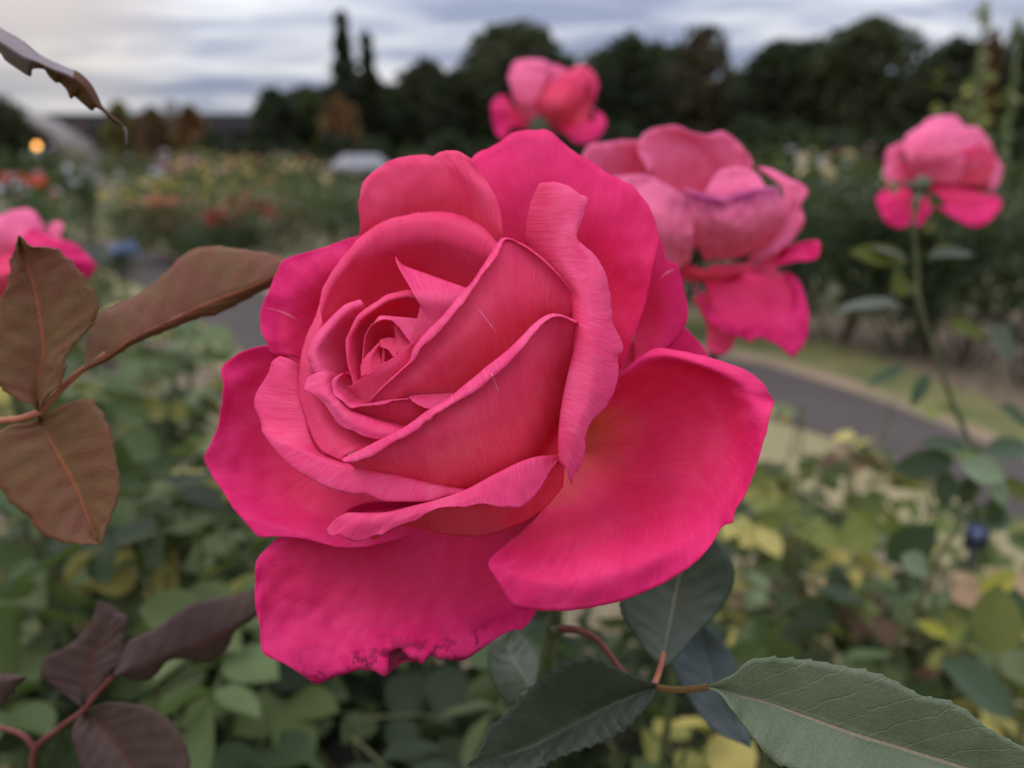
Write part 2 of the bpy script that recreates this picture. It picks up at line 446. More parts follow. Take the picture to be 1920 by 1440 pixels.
# ------------------------------------------------------------------ leaves
def leaf(parent, lft, mid, rgt, mat, seed, name="leaf", serr=5.0, nser=26, nu=90, nc=17, quilt=0.35, thick=0.0003, mats=None, label=None, zone=None):
    """traced leaf: left margin, midrib and right margin from stalk to tip, in photo px / mm"""
    rl, rm, rr = (resample(x, nu) for x in (lft, mid, rgt))
    rng = random.Random(seed)
    if serr:
        for q, s in ((rl, 1), (rr, 1)):
            d = q - rm; L = np.linalg.norm(d[:, :2], axis=1)[:, None] + 1e-6
            t = np.linspace(0, 1, nu)
            ph = t * nser + rng.random()
            saw = (ph - np.floor(ph)) ** 3.0
            irr = 0.6 + 0.4 * np.sin(t * 17 + seed) ** 2
            amp = serr * saw * irr * np.clip(t * 5, 0, 1) * np.clip((1 - t) * 8, 0.2, 1)
            q[:, :2] += (d / L)[:, :2] * amp[:, None]
    g = np.zeros((nu, nc, 3))
    h = nc // 2
    for k in range(nc):
        if k <= h:
            t = k / h; A, B = rl, rm
        else:
            t = (k - h) / h; A, B = rm, rr
        g[:, k] = A * (1 - t) + B * t
    for i in range(nu):
        for k in range(nc):
            av = abs(k / (nc - 1) - 0.5) * 2
            x, y, z = g[i, k]
            ph = i / (nu - 1) - av * 0.21
            g[i, k, 2] += quilt * (0.9 * math.sin(av * math.pi) * (0.5 - 0.5 * math.cos(ph * 8 * 2 * math.pi)) + 0.8 * mnoise.noise(Vector((x * .03, y * .03, seed))))
            g[i, k, 2] += quilt * 1.2 * math.sin(av * math.pi * 0.9)
    W = P(g).reshape(-1, 3)
    F = gridfaces(nu, nc)
    nn = np.cross(W[F[:, 1]] - W[F[:, 0]], W[F[:, 3]] - W[F[:, 0]])
    if (nn * (np.array([0, 0, CAMH]) - W[F[:, 0]])).sum() < 0: F = F[:, ::-1].copy()
    v, u = np.meshgrid(np.linspace(0, 1, nc), np.linspace(0, 1, nu))
    uv = np.stack([u.ravel(), v.ravel()], -1)
    mi = None
    if zone: mi = [zone((i // (nc - 1)) / (nu - 1), (i % (nc - 1)) / (nc - 1)) for i in range((nu - 1) * (nc - 1))]
    me = mesh(name, W - np.array(parent.location), F, mats or [mat], uv, matidx=mi)
    o = link(name, me, parent)
    md = o.modifiers.new("thickness", 'SOLIDIFY'); md.thickness = thick; md.offset = 0
    if label: o["label"] = label
    return o
def stalk(parent, pts, rad, mat, name="stem", ns=10, world=False, label=None):
    p = np.asarray(pts, float) if world else P(pts)
    p = resample(p, max(12, 6 * len(pts)))
    v, f = tube(p, rad, ns)
    o = link(name, mesh(name, v - np.array(parent.location), f, [mat]), parent)
    if label: o["label"] = label
    return o

# ================================================================== THE ROSE
RB = P([(1030, 1010, -58)])[0]
rose = thing("rose", "large wide open hot pink rose in sharp focus, a spiral of petals round its heart", "rose", tuple(RB))

def rp(rows, face, seed, **k): return petal(rose, rows, face, seed, **k)

# --- guard petals at the back
pT = rp([[(1000,700,-36),(1060,740,-36),(1100,790,-35),(1120,800,-32)],
    [(985,600,-34),(1055,640,-34.5),(1105,690,-34),(1132,752,-30)],
    [(930,470,-30),(1020,490,-33),(1105,520,-32.5),(1158,610,-30),(1138,738,-27.5)],
    [(893,360,-28),(1010,365,-29.5),(1120,405,-28.5),(1203,505,-25.6),(1192,600,-25.5),(1140,735,-26.8)],
    [(880,330,-29.5),(885,295,-30.4),(926,273,-31.4),(960,250,-32.0),(980,244,-32.2),(1013,244,-32.6),(1022,242,-32.6),(1037,250,-32.5),(1067,277,-32.2),(1107,303,-31.2),(1133,320,-30.2),(1170,341,-28.7),(1187,346,-28.1),(1195,359,-27.6),(1217,386,-26.4),(1228,413,-25.4),(1233,437,-24.6),(1232,460,-23.9),(1224,497,-23.6),(1214,549,-23.8),(1200,596,-24.0),(1181,647,-24.5),(1160,700,-25.0),(1140,740,-26.0)]],
   'in', 1, vr=(0.25, 1), nu=84, amp=0.9, mats=(PWARM, POUT))
pU = rp([[(1190,500,-39),(1190,560,-41),(1190,620,-41),(1190,690,-37)],
    [(1212,470,-37),(1236,545,-36.5),(1238,610,-36.5),(1215,675,-35)],
    [(1225,430,-36),(1234,442,-36),(1242,457,-36),(1248,481,-36),(1256,490,-35.5),(1268,493,-35),(1276,513,-35),(1284,549,-35),(1291,580,-35),(1289,600,-35),(1283,613,-35.5),(1270,630,-36),(1240,660,-36)]],
   'in', 2, vr=(0.4, 1), amp=0.5)
rp([[(1190,670,-38),(1215,690,-38),(1240,705,-37)],
    [(1225,648,-37.5),(1260,670,-38),(1300,690,-36)],
    [(1258,634,-37),(1283,616,-37),(1303,632,-36),(1319,652,-35.5),(1329,667,-35),(1337,690,-34.5)]],
   'in', 3, vr=(0.4, 1))
pS = rp([[(710,500,-30),(670,540,-33),(630,600,-35),(615,650,-34),(600,700,-32)],
    [(690,468,-25.5),(630,505,-27),(578,550,-28.4),(555,605,-29),(552,670,-28)],
    [(686,436,-26.5),(650,449,-27.2),(617,461,-28),(580,471,-29),(546,481,-29.6),(530,489,-29.4),(518,513,-29),(502,549,-27),(490,580,-27),(489,616,-26.5),(498,638,-26),(510,665,-25.5)]],
   'in', 4, vr=(0.35, 1), amp=1.0)
rp([[(575,690,-30),(570,740,-30),(580,800,-30),(610,850,-28),(660,900,-24),(730,930,-20),(810,950,-17)],
    [(540,668,-27.5),(500,710,-29),(485,770,-29),(500,850,-28.5),(540,910,-26),(590,955,-22),(660,980,-17.5),(740,988,-15),(810,975,-14)],
    [(510,652,-25),(465,680,-26.5),(440,720,-25.5),(436,770,-27),(425,830,-25.5),(425,870,-25),(455,925,-23),(500,975,-18.5),(580,998,-15.5),(660,1015,-13.2),(740,1003,-12),(810,985,-12)],
    [(498,648,-24.4),(463,656,-25),(431,675,-25),(415,691,-25),(419,723,-24),(414,766,-24.2),(411,792,-24.4),(395,830,-24.2),(382,859,-24),(398,890,-23),(412,914,-22),(439,954,-20),(462,982,-19),(484,1005,-17.5),(518,1006,-16),(566,1009,-15),(617,1022,-13.2),(657,1027,-12.2),(697,1023,-11.4),(740,1012,-11),(810,990,-11)]],
   'in', 5, vr=(0.3, 1), nu=90, amp=1.3, freq=0.010)
pH = rp([[(640,960,-25),(720,950,-27),(800,945,-28),(900,940,-29),(990,935,-30),(1040,960,-30)],
    [(590,990,-21.5),(570,1022,-20.5),(620,1055,-21),(720,1060,-22),(840,1062,-23),(970,1045,-25),(1030,1010,-27)],
    [(562,1000,-20.2),(515,1040,-18.2),(505,1095,-17),(560,1150,-17),(680,1165,-18),(820,1158,-19.5),(960,1120,-22),(1022,1060,-24)],
    [(535,1005,-19.3),(503,1036,-18),(490,1080,-16.8),(490,1135,-15.2),(500,1190,-14),(565,1228,-13.4),(650,1225,-13.2),(725,1215,-14.6),(800,1205,-14.6),(870,1200,-14.8),(980,1145,-18.2),(1016,1090,-21)],
    [(520,1009,-19),(495,1033,-18),(481,1053,-17.2),(478,1096,-16),(479,1136,-15),(487,1175,-14),(494,1225,-12.8),(534,1245,-12.3),(566,1266,-12),(586,1280,-12),(597,1283,-12),(617,1274,-11.8),(660,1259,-11.6),(664,1261,-11.6),(668,1257,-11.6),(700,1258,-11.6),(718,1268,-11),(728,1263,-11),(731,1250,-12.5),(728,1231,-15.2),(738,1219,-15.6),(752,1220,-14.8),(768,1235,-12.5),(784,1239,-12.2),(791,1247,-11.6),(799,1234,-13),(811,1228,-14),(819,1235,-12.6),(843,1237,-12.8),(846,1240,-12.8),(867,1238,-13.2),(890,1227,-13.6),(922,1203,-14.8),(954,1183,-15.6),(978,1179,-16),(993,1166,-16.5),(1005,1146,-17.4),(1012,1110,-19)]],
   'in', 6, vr=(0.22, 1), nu=150, nv=48, amp=1.5, freq=0.012, mats=(PST, POUT), label="lowest petal with a ragged browned margin")
# --- the broad petal on the right, dished and rolled under along its lower lobe
pR = rp([[(1085,760,-22),(1080,800,-24),(1075,830,-26),(1060,865,-27),(1040,900,-26),(1015,930,-22)],
    [(1112,768,-20),(1122,800,-22.8),(1112,830,-25),(1090,858,-26.5),(1062,900,-24),(1022,945,-18)],
    [(1138,745,-18),(1180,742,-22),(1205,780,-25),(1200,830,-26),(1180,880,-25),(1145,920,-22.5),(1085,955,-19),(1010,965,-14)],
    [(1151,722,-15.5),(1225,690,-16),(1305,705,-16),(1345,770,-16.5),(1330,850,-16.5),(1285,915,-15.5),(1215,965,-12.5),(1120,1000,-8),(1030,1012,-5.5),(975,1000,-9)],
    [(1158,710,-14.2),(1226,668,-13.2),(1310,682,-11),(1395,728,-9.5),(1412,800,-8.5),(1388,895,-8),(1322,975,-7),(1232,1040,-1.0),(1120,1078,3.2),(1015,1082,3.6),(948,1052,1),(958,1012,-5.5)],
    [(1161,705,-14),(1185,680,-14),(1216,659,-14.5),(1240,653,-15),(1272,658,-15),(1327,670,-13.5),(1375,685,-12.2),(1410,701,-11.5),(1430,719,-11),(1442,739,-11),(1454,753,-12.5),(1450,761,-9),(1445,775,-7),(1440,798,-6.2),(1426,846,-5.5),(1414,885,-5),(1394,933,-4.5),(1378,957,-4.5),(1374,982,-3),(1366,981,-3.6),(1353,988,-5),(1335,1020,-3),(1303,1056,-1.5),(1256,1087,0),(1196,1115,1),(1129,1135,2.2),(1074,1143,3),(1018,1145,3.4),(967,1140,3.6),(957,1131,3.6),(939,1099,3),(917,1067,1.8),(916,1052,0.6),(931,1036,-0.5),(945,1026,-2)]],
   'in', 7, vr=(0.04, 1), nu=130, nv=56, amp=0.9, freq=0.011, mats=(PWARM, POUT))

# --- upper left petal with its right margin curled
pA = rp([[(640,520,-26),(720,470,-27),(800,455,-28),(880,470,-25),(930,470,-15),(945,451,-11),(938,480,-15)],
    [(674,440,-22),(735,385,-23),(800,370,-23.6),(870,385,-20.5),(918,415,-12.5),(942,430,-10.5),(932,440,-14)],
    [(672,388,-20.5),(705,335,-22),(770,315,-23),(840,318,-21),(897,350,-13),(931,372,-11.8),(922,385,-15)],
    [(673,378,-20.6),(680,345,-21.4),(700,322,-22.4),(735,300,-23.6),(770,293,-24),(786,291,-24),(800,290,-23.8),(812,293,-23.2),(828,285,-22.4),(855,283,-20),(872,290,-17.4),(890,308,-14.3),(884,322,-17.5)]],
   'in', 8, mats=(PBUD, POUT), vr=(0.45, 1), nu=70, amp=0.5)
# --- inner arching petal
rp([[(690,720,-26),(720,660,-33),(750,620,-36),(800,600,-37),(850,600,-36),(890,600,-32),(920,590,-24)],
    [(645,690,-22),(665,620,-25.5),(705,565,-28),(765,530,-29),(830,530,-28),(880,540,-25),(925,525,-17.5)],
    [(606,645,-13),(620,570,-15.8),(662,507,-18),(732,466,-19),(810,452,-18.8),(880,470,-16.4),(936,495,-12)],
    [(598,640,-10.4),(605,580,-12.4),(630,522,-15),(704,444,-17.6),(800,417,-18.2),(885,438,-15.2),(941,484,-10.4)],
    [(594,640,-9.6),(597,600,-11),(600,560,-12.8),(607,537,-14),(625,505,-15.4),(645,480,-16.8),(680,440,-18.2),(710,420,-18.9),(740,408,-19.4),(800,398,-19.8),(850,401,-19),(900,420,-16),(925,445,-13),(946,475,-10)]],
   'in', 9, mats=(PBUD, POUT), vr=(0.35, 1), nu=64, amp=0.35)
# --- reverse of that petal, wrapping down the left
rp([[(640,690,-14),(642,740,-11),(662,790,-9),(720,815,-6.5),(790,815,-5)],
    [(615,640,-10),(606,690,-8),(601,735,-6),(616,780,-4.5),(646,815,-2.6),(692,838,-0.8)],
    [(604,600,-9),(592,640,-7.4),(580,690,-6.4),(578,735,-5.8),(586,766,-4.8),(606,802,-3),(627,832,-1.2),(652,852,0.3)],
    [(599,572,-11),(590,600,-10.5),(579,620,-10),(570,647,-9.5),(564,672,-9),(561,710,-8.5),(560,735,-8),(563,752,-7.5),(572,780,-6.2),(582,810,-4.6),(593,835,-3),(610,850,-1.6),(640,864,0.2)]],
   'out', 10, vr=(0.5, 0.98), amp=0.2, mats=(PBUD, PBUD))
# --- left inner petal with a soft roll
rp([[(695,620,-15),(668,645,-14),(652,672,-12.5),(646,700,-9),(641,714,-6)],
    [(690,588,-11),(661,606,-9.5),(638,632,-8.5),(624,662,-7.5),(623,690,-5.5),(628,707,-3.8)],
    [(682,571,-7.8),(656,581,-6),(643,593,-5.3),(624,613,-4.6),(610,629,-4),(599,645,-3.4),(592,660,-3),(592,672,-2.6),(596,684,-2.2),(602,698,-2)],
    [(675,562,-8.5),(649,571,-7),(635,582,-6.5),(615,602,-6),(600,619,-5.5),(587,637,-5),(579,657,-4.5),(577,669,-4),(581,679,-3.6),(584,690,-3),(590,699,-2.6)],
    [(672,570,-10.5),(650,580,-9.2),(625,605,-8.5),(604,632,-7.6),(590,660,-6.5),(590,680,-5.6),(594,698,-4.6)]],
   'in', 11, vr=(0.5, 1), amp=0.2, mats=(PRIM, POUT))
rp([[(640,722,-8),(662,762,-6),(702,782,-4),(762,800,-3)],
    [(604,697,-2.6),(617,701,-2.1),(622,718,-2.0),(625,735,-1.3),(640,752,-.6),(655,767,0.2),(673,777,.7),(707,792,1.2),(732,800,1.4),(765,810,1.2)],
    [(588,702,-1.8),(600,713,-1),(606,728,-.1),(614,743,.6),(632,763,1.3),(650,783,1.9),(672,796,2.3),(700,807,2.6),(728,812,2.6),(765,818,2)],
    [(579,707,-2.2),(571,721,-1.6),(568.5,729,-1),(570,733,-.8),(583,738,-.3),(602,750,.2),(613,762,.6),(623,777,1),(633,793,1.3),(647,803,1.8),(660,807.5,2.1),(680,817,2.5),(698,822,2.7),(720,824.5,2.7),(765,826,2)]],
   'in', 12, vr=(0.55, 1), amp=0.2, mats=(PRIM, POUT))
# --- ring round the heart
rp([[(700,730,-7),(692,692,-10),(692,652,-12),(706,622,-14),(735,603,-15),(765,594,-14),(802,602,-12)],
    [(676,716,-2.6),(668,672,-5),(668,632,-7),(691,598,-9.2),(726,578,-10.8),(766,569,-10),(802,582,-8)],
    [(669,719,0),(660,697,-.3),(656,674,-.8),(656,641,-1.8),(664,620,-2.8),(677,600,-3.8),(704,580,-4.8),(726,566,-5.4),(752,558,-5.6),(773,557,-5.4),(802,570,-5.4)],
    [(664,722,1),(657,700,.5),(650.5,677,0),(648,641,-1),(656,619,-2),(669,594,-3.6),(697,571,-5.2),(703,568,-5.4),(722,555,-6.2),(750,546.5,-6.8),(772,545.6,-6.8),(802,560,-6.4)]],
   'in', 13, vr=(0.5, 1), amp=0.18, mats=(PBUD, PRIM))
rp([[(702,700,-9),(706,662,-11),(714,642,-12),(726,632,-12),(742,630,-11.5)],
    [(686,695,-3),(687,655,-5),(694,628,-6.5),(708,612,-7),(728,606,-7),(742,610,-7)],
    [(681,695,-1.5),(681,655,-3),(687,624,-4),(700,606,-4),(714,600,-4.2),(727,599,-4.5),(741,604,-5)]],
   'in', 14, vr=(0.5, 1), amp=0.15, mats=(PBUD, PBUD))
rp([[(702,605.5,-2.6),(712,593.5,-3.2),(727,593,-3.4),(739,594,-3.6),(776,597,-4),(800,603,-4)],
    [(702,606,-2.2),(713,597,-2.4),(727,596.5,-2.5),(740,600,-2.6),(766,615,-2.8),(790,622,-3)],
    [(701.5,607,-2),(715,600,-1.9),(727,599,-1.8),(737,602,-1.8),(755,623,-1.7),(771,646,-1.5)]],
   'in', 15, vr=(0.7, 1), amp=0.1, mats=(PRIM, POUT))
rp([[(738.3,611,-4),(741.5,632,-3.5),(746,664,-2.4)],
    [(744,611,-4.2),(752,632,-3.8),(758,660,-2.4)],
    [(754,613,-5),(766,634,-4.4),(773,652,-2.8)]],
   'out', 16, mats=(PBUD, PBUD), vr=(0.6, 1), amp=0.1)
rp([[(712,690,-1.5),(716,680,-2.5),(712,666,-3.5),(711,655,-4),(714,646,-3.5)],
    [(694,700,-.3),(694,680,-1),(699,665,-1.6),(706,654,-2.2),(712,645,-2.4)],
    [(680,706,-.2),(679,690,-.8),(681,679,-1.2),(688,669,-1.5),(695,661,-1.8),(705,651,-2.1),(712,643.5,-2.4)],
    [(677,708,-.4),(676,690,-1),(678,679,-1.4),(685,670,-1.7),(691.5,662,-2),(703,651,-2.2),(709,644,-2.4),(712,642,-2.6)]],
   'out', 17, mats=(PBUD, PBUD), vr=(0.6, 1), amp=0.1)
rp([[(712,638,-3.2),(726,634,-4.2),(748,634,-4.6)],
    [(713,644,-2.6),(727,646,-3),(746,655,-2.8)],
    [(712,649,-2.3),(716,651,-2.3),(727,655,-2.3),(735,666,-2),(741,671,-1.8)]],
   'out', 18, mats=(PBUD, PBUD), vr=(0.6, 1), amp=0.1)
rp([[(717,648,-4),(716,662,-3.4),(717,684,-2.6)],[(720,648,-3.6),(720,664,-3),(719,684,-2.4)],[(724,650,-4.4),(722,666,-3.8),(723,684,-3)]],
   'out', 19, mats=(PBUD, PBUD), vr=(0.6, 1), amp=0.1, nu=20, nv=8)
rp([[(655,731,1.4),(672,742,1.1),(690,758,.6),(702,746,.4),(727,721,.1),(766,686,-.6),(778,656,-1.6)],
    [(652.5,728,1.9),(664,728,2),(682,722,1.9),(704,707,1.7),(730,694,1.3),(756,672,.2),(774,650,-1)],
    [(652,726.5,2.1),(664,720,2.4),(677,710.5,2.3),(690,702,2.2),(701,693.5,2),(704,686.5,1.9),(711,685.5,1.8),(720,681.5,1.6),(735,672,1),(746,664,.5),(760,655,0),(771,645.5,-.5),(777,640,-1)]],
   'out', 20, mats=(PBUD, PBUD), vr=(0.6, 1), amp=0.12)
# --- pointed fold standing up right of the heart
rp([[(741,482,-7.4),(757,498,-7.6),(806,516,-8),(876,541,-7)],
    [(746,498,-5.2),(772,517,-5.6),(815,529,-6),(874,547,-6.4)],
    [(757,519,-3.5),(785,535,-3.6),(820,543,-4.2),(872,552,-5.6)],
    [(769,539,-2),(793,549,-2.2),(825,555,-3),(868,560,-4.8)],
    [(775,551,-1),(795,559,-1.4),(820,566,-2.2),(862,570,-4.2)],
    [(781,561,-1),(789,570,-1.3),(815,580,-2.2),(850,585,-3.8)],
    [(788,573,-2),(797,592,-2.2),(815,602,-2.8),(838,606,-3.6)],
    [(776,620,-1.6),(788,628,-2),(800,633,-2.4),(814,638,-3)],
    [(768,683,-1),(772,679,-1.2),(776,673,-1.5),(781,668,-1.8)]],
   'out', 21, vr=(1.0, 0.5), amp=0.15, mats=(PBUD, PRIM))
# --- small rolled petal below the heart and its neighbours
rp([[(662,705,-8),(674,730,-7),(692,750,-6),(732,748,-5),(750,750,-4)],
    [(645,700,-3),(634,712,-2.2),(633,728,-1.6),(645,745,-.4),(657,757.5,.4),(682,757.5,.7),(692,757,.7),(733,750,.3),(768,747,-.4)],
    [(640,701,-2.8),(628,707,-2.2),(622.5,714,-1.7),(623,728,-1),(628,742,-.1),(643,752,.8),(650,760,1.4),(660,765.5,1.6),(673,762.5,1.4),(685,762,1.3),(703,760,1.2),(723,758,.9),(735,753,.6),(768,749,-.2)]],
   'in', 22, vr=(0.6, 1), amp=0.1, mats=(PRIM, POUT))
rp([[(700,800,-6),(750,815,-6),(800,800,-6),(850,765,-8)],
    [(668,778,-2),(720,782,-3),(780,782,-3.4),(842,762,-5)],
    [(658,763,.3),(700,759,.1),(735,752.5,-.2),(766,748,-.7),(800,745,-1.6),(850,740,-3)]],
   'out', 23, vr=(0.5, 0.95), amp=0.2)
rp([[(767,744,-1.6),(782,741,-2),(815,739.5,-2.6),(852,737,-3.6)],
    [(767,745,-.8),(780,748,-.6),(803,752,-.6),(846,748,-1.6)],
    [(767.5,746.5,-.6),(774,753,-.2),(790,762,.3),(807,766.5,.4),(838,762,-.6)]],
   'in', 24, vr=(0.7, 1), amp=0.1, mats=(PRIM, POUT))
# --- salmon petal folding over from the right, with its rolled rim
pC = rp([[(760,762,-6),(820,764,-5.5),(900,720,-7),(980,660,-10),(1030,630,-14),(1080,640,-18)],
    [(740,752,-2.6),(800,705,-1.2),(880,632,-1.4),(950,572,-4.6),(1010,572,-8.8),(1072,602,-12)],
    [(704,757,-1.4),(738,730,-1),(802,657,-.8),(852,609,-1.2),(892,562,-2.4),(940,492,-6),(985,484,-9),(1030,519,-9.5),(1077,573,-9)],
    [(690,751,0.3),(722,718.5,.8),(766,680,.9),(775,655,.8),(799,624,.7),(835,588,.3),(863,552,-1),(886,529,-2),(930,461,-6),(945,446,-7.4),(985,460.5,-8.6),(1020,486.5,-8.2),(1050,516,-7.6),(1082,555,-7)],
    [(692,754,1),(724,722,1.4),(764,686,1.7),(781,670,2),(792,649,2.3),(811,636.5,2.5),(843,600,2.4),(865,572,1.9),(883,549,.8),(906,513.5,-.4),(934,477,-3.6),(949,448.5,-6.6),(986,464.5,-7.8),(1020,490,-7.2),(1050,519.5,-6.6),(1080,559,-6)]],
   'out', 25, vr=(0.45, 1), nu=80, nv=44, amp=0.22, mats=(PRIM, POUT))
# --- the front salmon petal with the long diagonal rolled rim
pF = rp([[(710,928,-9),(780,948,-8),(860,952,-8),(930,932,-9),(1000,892,-12),(1045,852,-16),(1080,832,-19)],
    [(690,897,-2),(760,902,0),(840,907,1),(920,892,1),(990,852,-2),(1042,792,-8),(1085,745,-14)],
    [(670,881,1.2),(740,862,3),(820,832,4.4),(900,802,4.6),(980,752,1.8),(1032,702,-4),(1085,685,-9)],
    [(655,868.5,2.6),(700,858,3.8),(780,812,4.9),(840,768,5.4),(900,733,5.4),(940,702,4.8),(985,657,3.2),(1031,613,.2),(1085,628,-4)],
    [(641,861,3.6),(677,843,4.6),(716,823,5.4),(756,803,5.9),(784,783.5,6.1),(802,770,6.2),(835,752,6.4),(875,719,6.4),(914,687,6.2),(954,655,5.6),(978,632,4.8),(1001,608,3.4),(1025,592,2),(1045,589,.8),(1084,604,-1.8)],
    [(641.5,864,4.4),(648,867,4.8),(662,866,5.4),(696,855.5,6.2),(736,831,6.9),(776,811,7.3),(793,796,7.4),(801,788,7.6),(806,789,7.8),(812,780,7.8),(835,766,7.8),(894,731,7.9),(934,699,7.6),(978,655.5,6.8),(1005,620,5.2),(1029,598,3.4),(1046,593,1.8),(1084,607,-1)]],
   'out', 26, vr=(0.3, 1), nu=90, nv=48, amp=0.3, mats=(PRIM, POUT))
# --- left shell petal rolled outward, running under the front petal
pL = rp([[(582,690,-22),(592,740,-20),(602,800,-16),(642,850,-12),(722,870,-10),(802,890,-9.5),(865,905,-9)],
    [(568,686,-14.4),(566,702,-13.6),(568,741,-11.6),(577,780,-9.2),(588,824,-6.2),(606,849,-4.2),(643,863,-2.2),(671,873,-1),(709,883,-.2),(757,892.5,.4),(796,902.5,.6),(836,911,.4),(875,918,0)],
    [(560,683,-12.4),(561,700,-11.6),(563,740,-9.6),(571,780,-7.2),(583,827,-4.2),(601,853,-2),(640,867.5,0),(669,876.5,1.2),(708,886.5,2),(756,896,2.6),(795,906,2.8),(835,914,2.5),(875,920,1.6)],
    [(545,674,-11.6),(530,700,-10.5),(524,745,-9.4),(521,795,-7.6),(533,823,-4),(560,842,-1.6),(590,858,-.2),(632,880,1.4),(672,893,2.4),(712,903,3),(758,911,3.5),(797,916,3.6),(835,919,3.1),(875,921,1.8)],
    [(526,668,-12),(511,678,-12.2),(505,697,-12.2),(496,714,-12.4),(485,730,-12.2),(478,747,-11.8),(478,763,-11.2),(486,780,-10),(491,795,-9),(492,808,-8),(503,825,-6),(518,845,-4),(537,865,-2.2),(553,879,-1),(578,894,.2),(617,914,1.8),(669,926,3),(684,924,3.2),(716,938,3.7),(764,940,4),(803,939,3.8),(835,930,3.2),(875,922,2)],
    [(532,672,-14),(515,700,-14.5),(492,745,-14),(496,785,-12.5),(502,812,-10.5),(530,848,-5.6),(585,886,-2.4),(640,910,-.4),(690,920,.8),(760,930,1.6),(835,925,1.6),(875,922,1.2)]],
   'in', 27, vr=(0.55, 1), nu=90, nv=44, amp=0.3, mats=(PRIM, POUT))
# --- low front petal with a wavy turned-down margin
rp([[(700,1012,-7),(760,986,-6),(837,1002,-5),(900,1005,-6),(940,996,-7),(987,976,-9),(1025,948,-11),(1056,912,-15)],
    [(680,992,-2),(760,974,-1.4),(840,967,.8),(900,957,1.2),(960,937,.2),(1012,906,-3),(1058,876,-7)],
    [(655,962,1.6),(700,962,3),(730,960,3.6),(775,949,4.4),(812,940,5),(870,921,5.8),(925,892,5.8),(975,867,4.8),(1012,856,2.8),(1056,854,-.6)],
    [(632,972,2),(680,980,4.2),(738,974,5),(780,963,5.8),(812,951,6.2),(870,936,7.2),(920,916,7.5),(970,902,6.6),(1012,883,4.2),(1052,858,.4)],
    [(613,991,.6),(617,1004,1.2),(625,1005,1.8),(637,1001,2.8),(647,1010,2.8),(672,1015,3.2),(697,1005,4),(712,1002,4.6),(716,1005,4.8),(720,1000,4.8),(745,986,5),(780,975,5.8),(800,962,6.2),(825,952,6.8),(870,950,7.6),(890,947,7.8),(910,945,8),(925,949,8),(942,952,7.8),(957,952,7.6),(970,954,7.2),(990,942,6.2),(1012,917,4.8),(1030,885,3),(1050,859,1)]],
   'out', 28, vr=(0.4, 1), nu=100, nv=44, amp=0.3, mats=(PRIM, POUT))
rp([[(652,985,-2),(700,978,-3),(760,962,-2)],[(634,978,-2),(690,960,-5),(780,950,-4)],[(616,990,0),(625,977,-.6),(650,956,-1.6),(682,943,-2.4),(740,940,-2.4),(800,941,-2)]],
   'in', 31, vr=(0.6, 1), amp=0.2)
# --- tall folded petal on the right with its margin turned back
rp([[(1020,350,-15),(1010,372,-17),(1005,412,-19),(1005,455,-21),(1022,500,-23),(1052,540,-23),(1085,600,-21),(1085,680,-18),(1075,760,-13),(1060,830,-8),(1056,872,-4)],
    [(1013,344,-11.5),(1004,360,-12.2),(994.5,387,-13.4),(989,420,-14.6),(988.5,453,-16),(1005,490,-17),(1040,532,-16),(1072,578,-13),(1077,660,-6),(1067,720,-3),(1052,790,.4),(1048,840,2.2),(1052,872,2)],
    [(1024,342.5,-9.6),(1024,370,-9),(1026,405,-8.6),(1030,440,-8.2),(1038,485,-7.4),(1062,528,-6),(1078,553,-4.6),(1079,600,-2.6),(1078,655,-.8),(1066,705,1),(1054,767,3),(1048.5,830,4.2),(1050,868,4)],
    [(1045,342.5,-9),(1054,370,-7.6),(1060,405,-6.6),(1063,445,-5.8),(1072,490,-4.4),(1090,535,-2.6),(1100,580,-1),(1110,640,1),(1110,690,2),(1100,745,3.4),(1076,810,4.8),(1062,880,4.4)],
    [(1066,350,-9.6),(1084,366,-8.8),(1086,395,-7.6),(1078,430,-5.8),(1082,456,-5),(1106,490,-4.2),(1124,530,-3.4),(1134,590,-2),(1148,640,-1.2),(1144,690,-.2),(1136,735,.8),(1108,785,2.6),(1088,840,4),(1068,900,3.8)],
    [(1062,347,-10.6),(1070,354,-10.6),(1086,364,-10.4),(1103,371,-10.6),(1097,388,-9.4),(1093,408,-8.2),(1082,434,-6.8),(1081,446,-6.4),(1087,455,-6.4),(1113,477,-6.4),(1133,509,-5.8),(1143,549,-5),(1145,575,-4.4),(1148,592,-4),(1146,600,-4),(1154,618,-3.4),(1165,640,-3.2),(1167,659,-2.8),(1158,672,-2.2),(1160,695,-1.8),(1152,731,-.8),(1137,763,.2),(1113,786,1.6),(1096,811,2.8),(1097,838,3.2),(1090,870,3.3),(1076,893,3.4),(1072,909,3)]],
   'in', 29, vr=(0.45, 1), nu=100, nv=52, amp=0.3, mats=(PRIM, POUT))
# hidden shoulder behind the folded petal so the cup is closed from the side
rp([[(1030,560,-30),(1080,600,-32),(1110,690,-30),(1100,800,-26)],
    [(1000,500,-24),(1075,540,-25),(1120,680,-23),(1090,820,-18)],
    [(985,450,-17.5),(1040,480,-19),(1110,560,-17),(1145,640,-14),(1140,720,-11),(1095,820,-7)]],
   'in', 30, vr=(0.3, 0.9), amp=0.2)
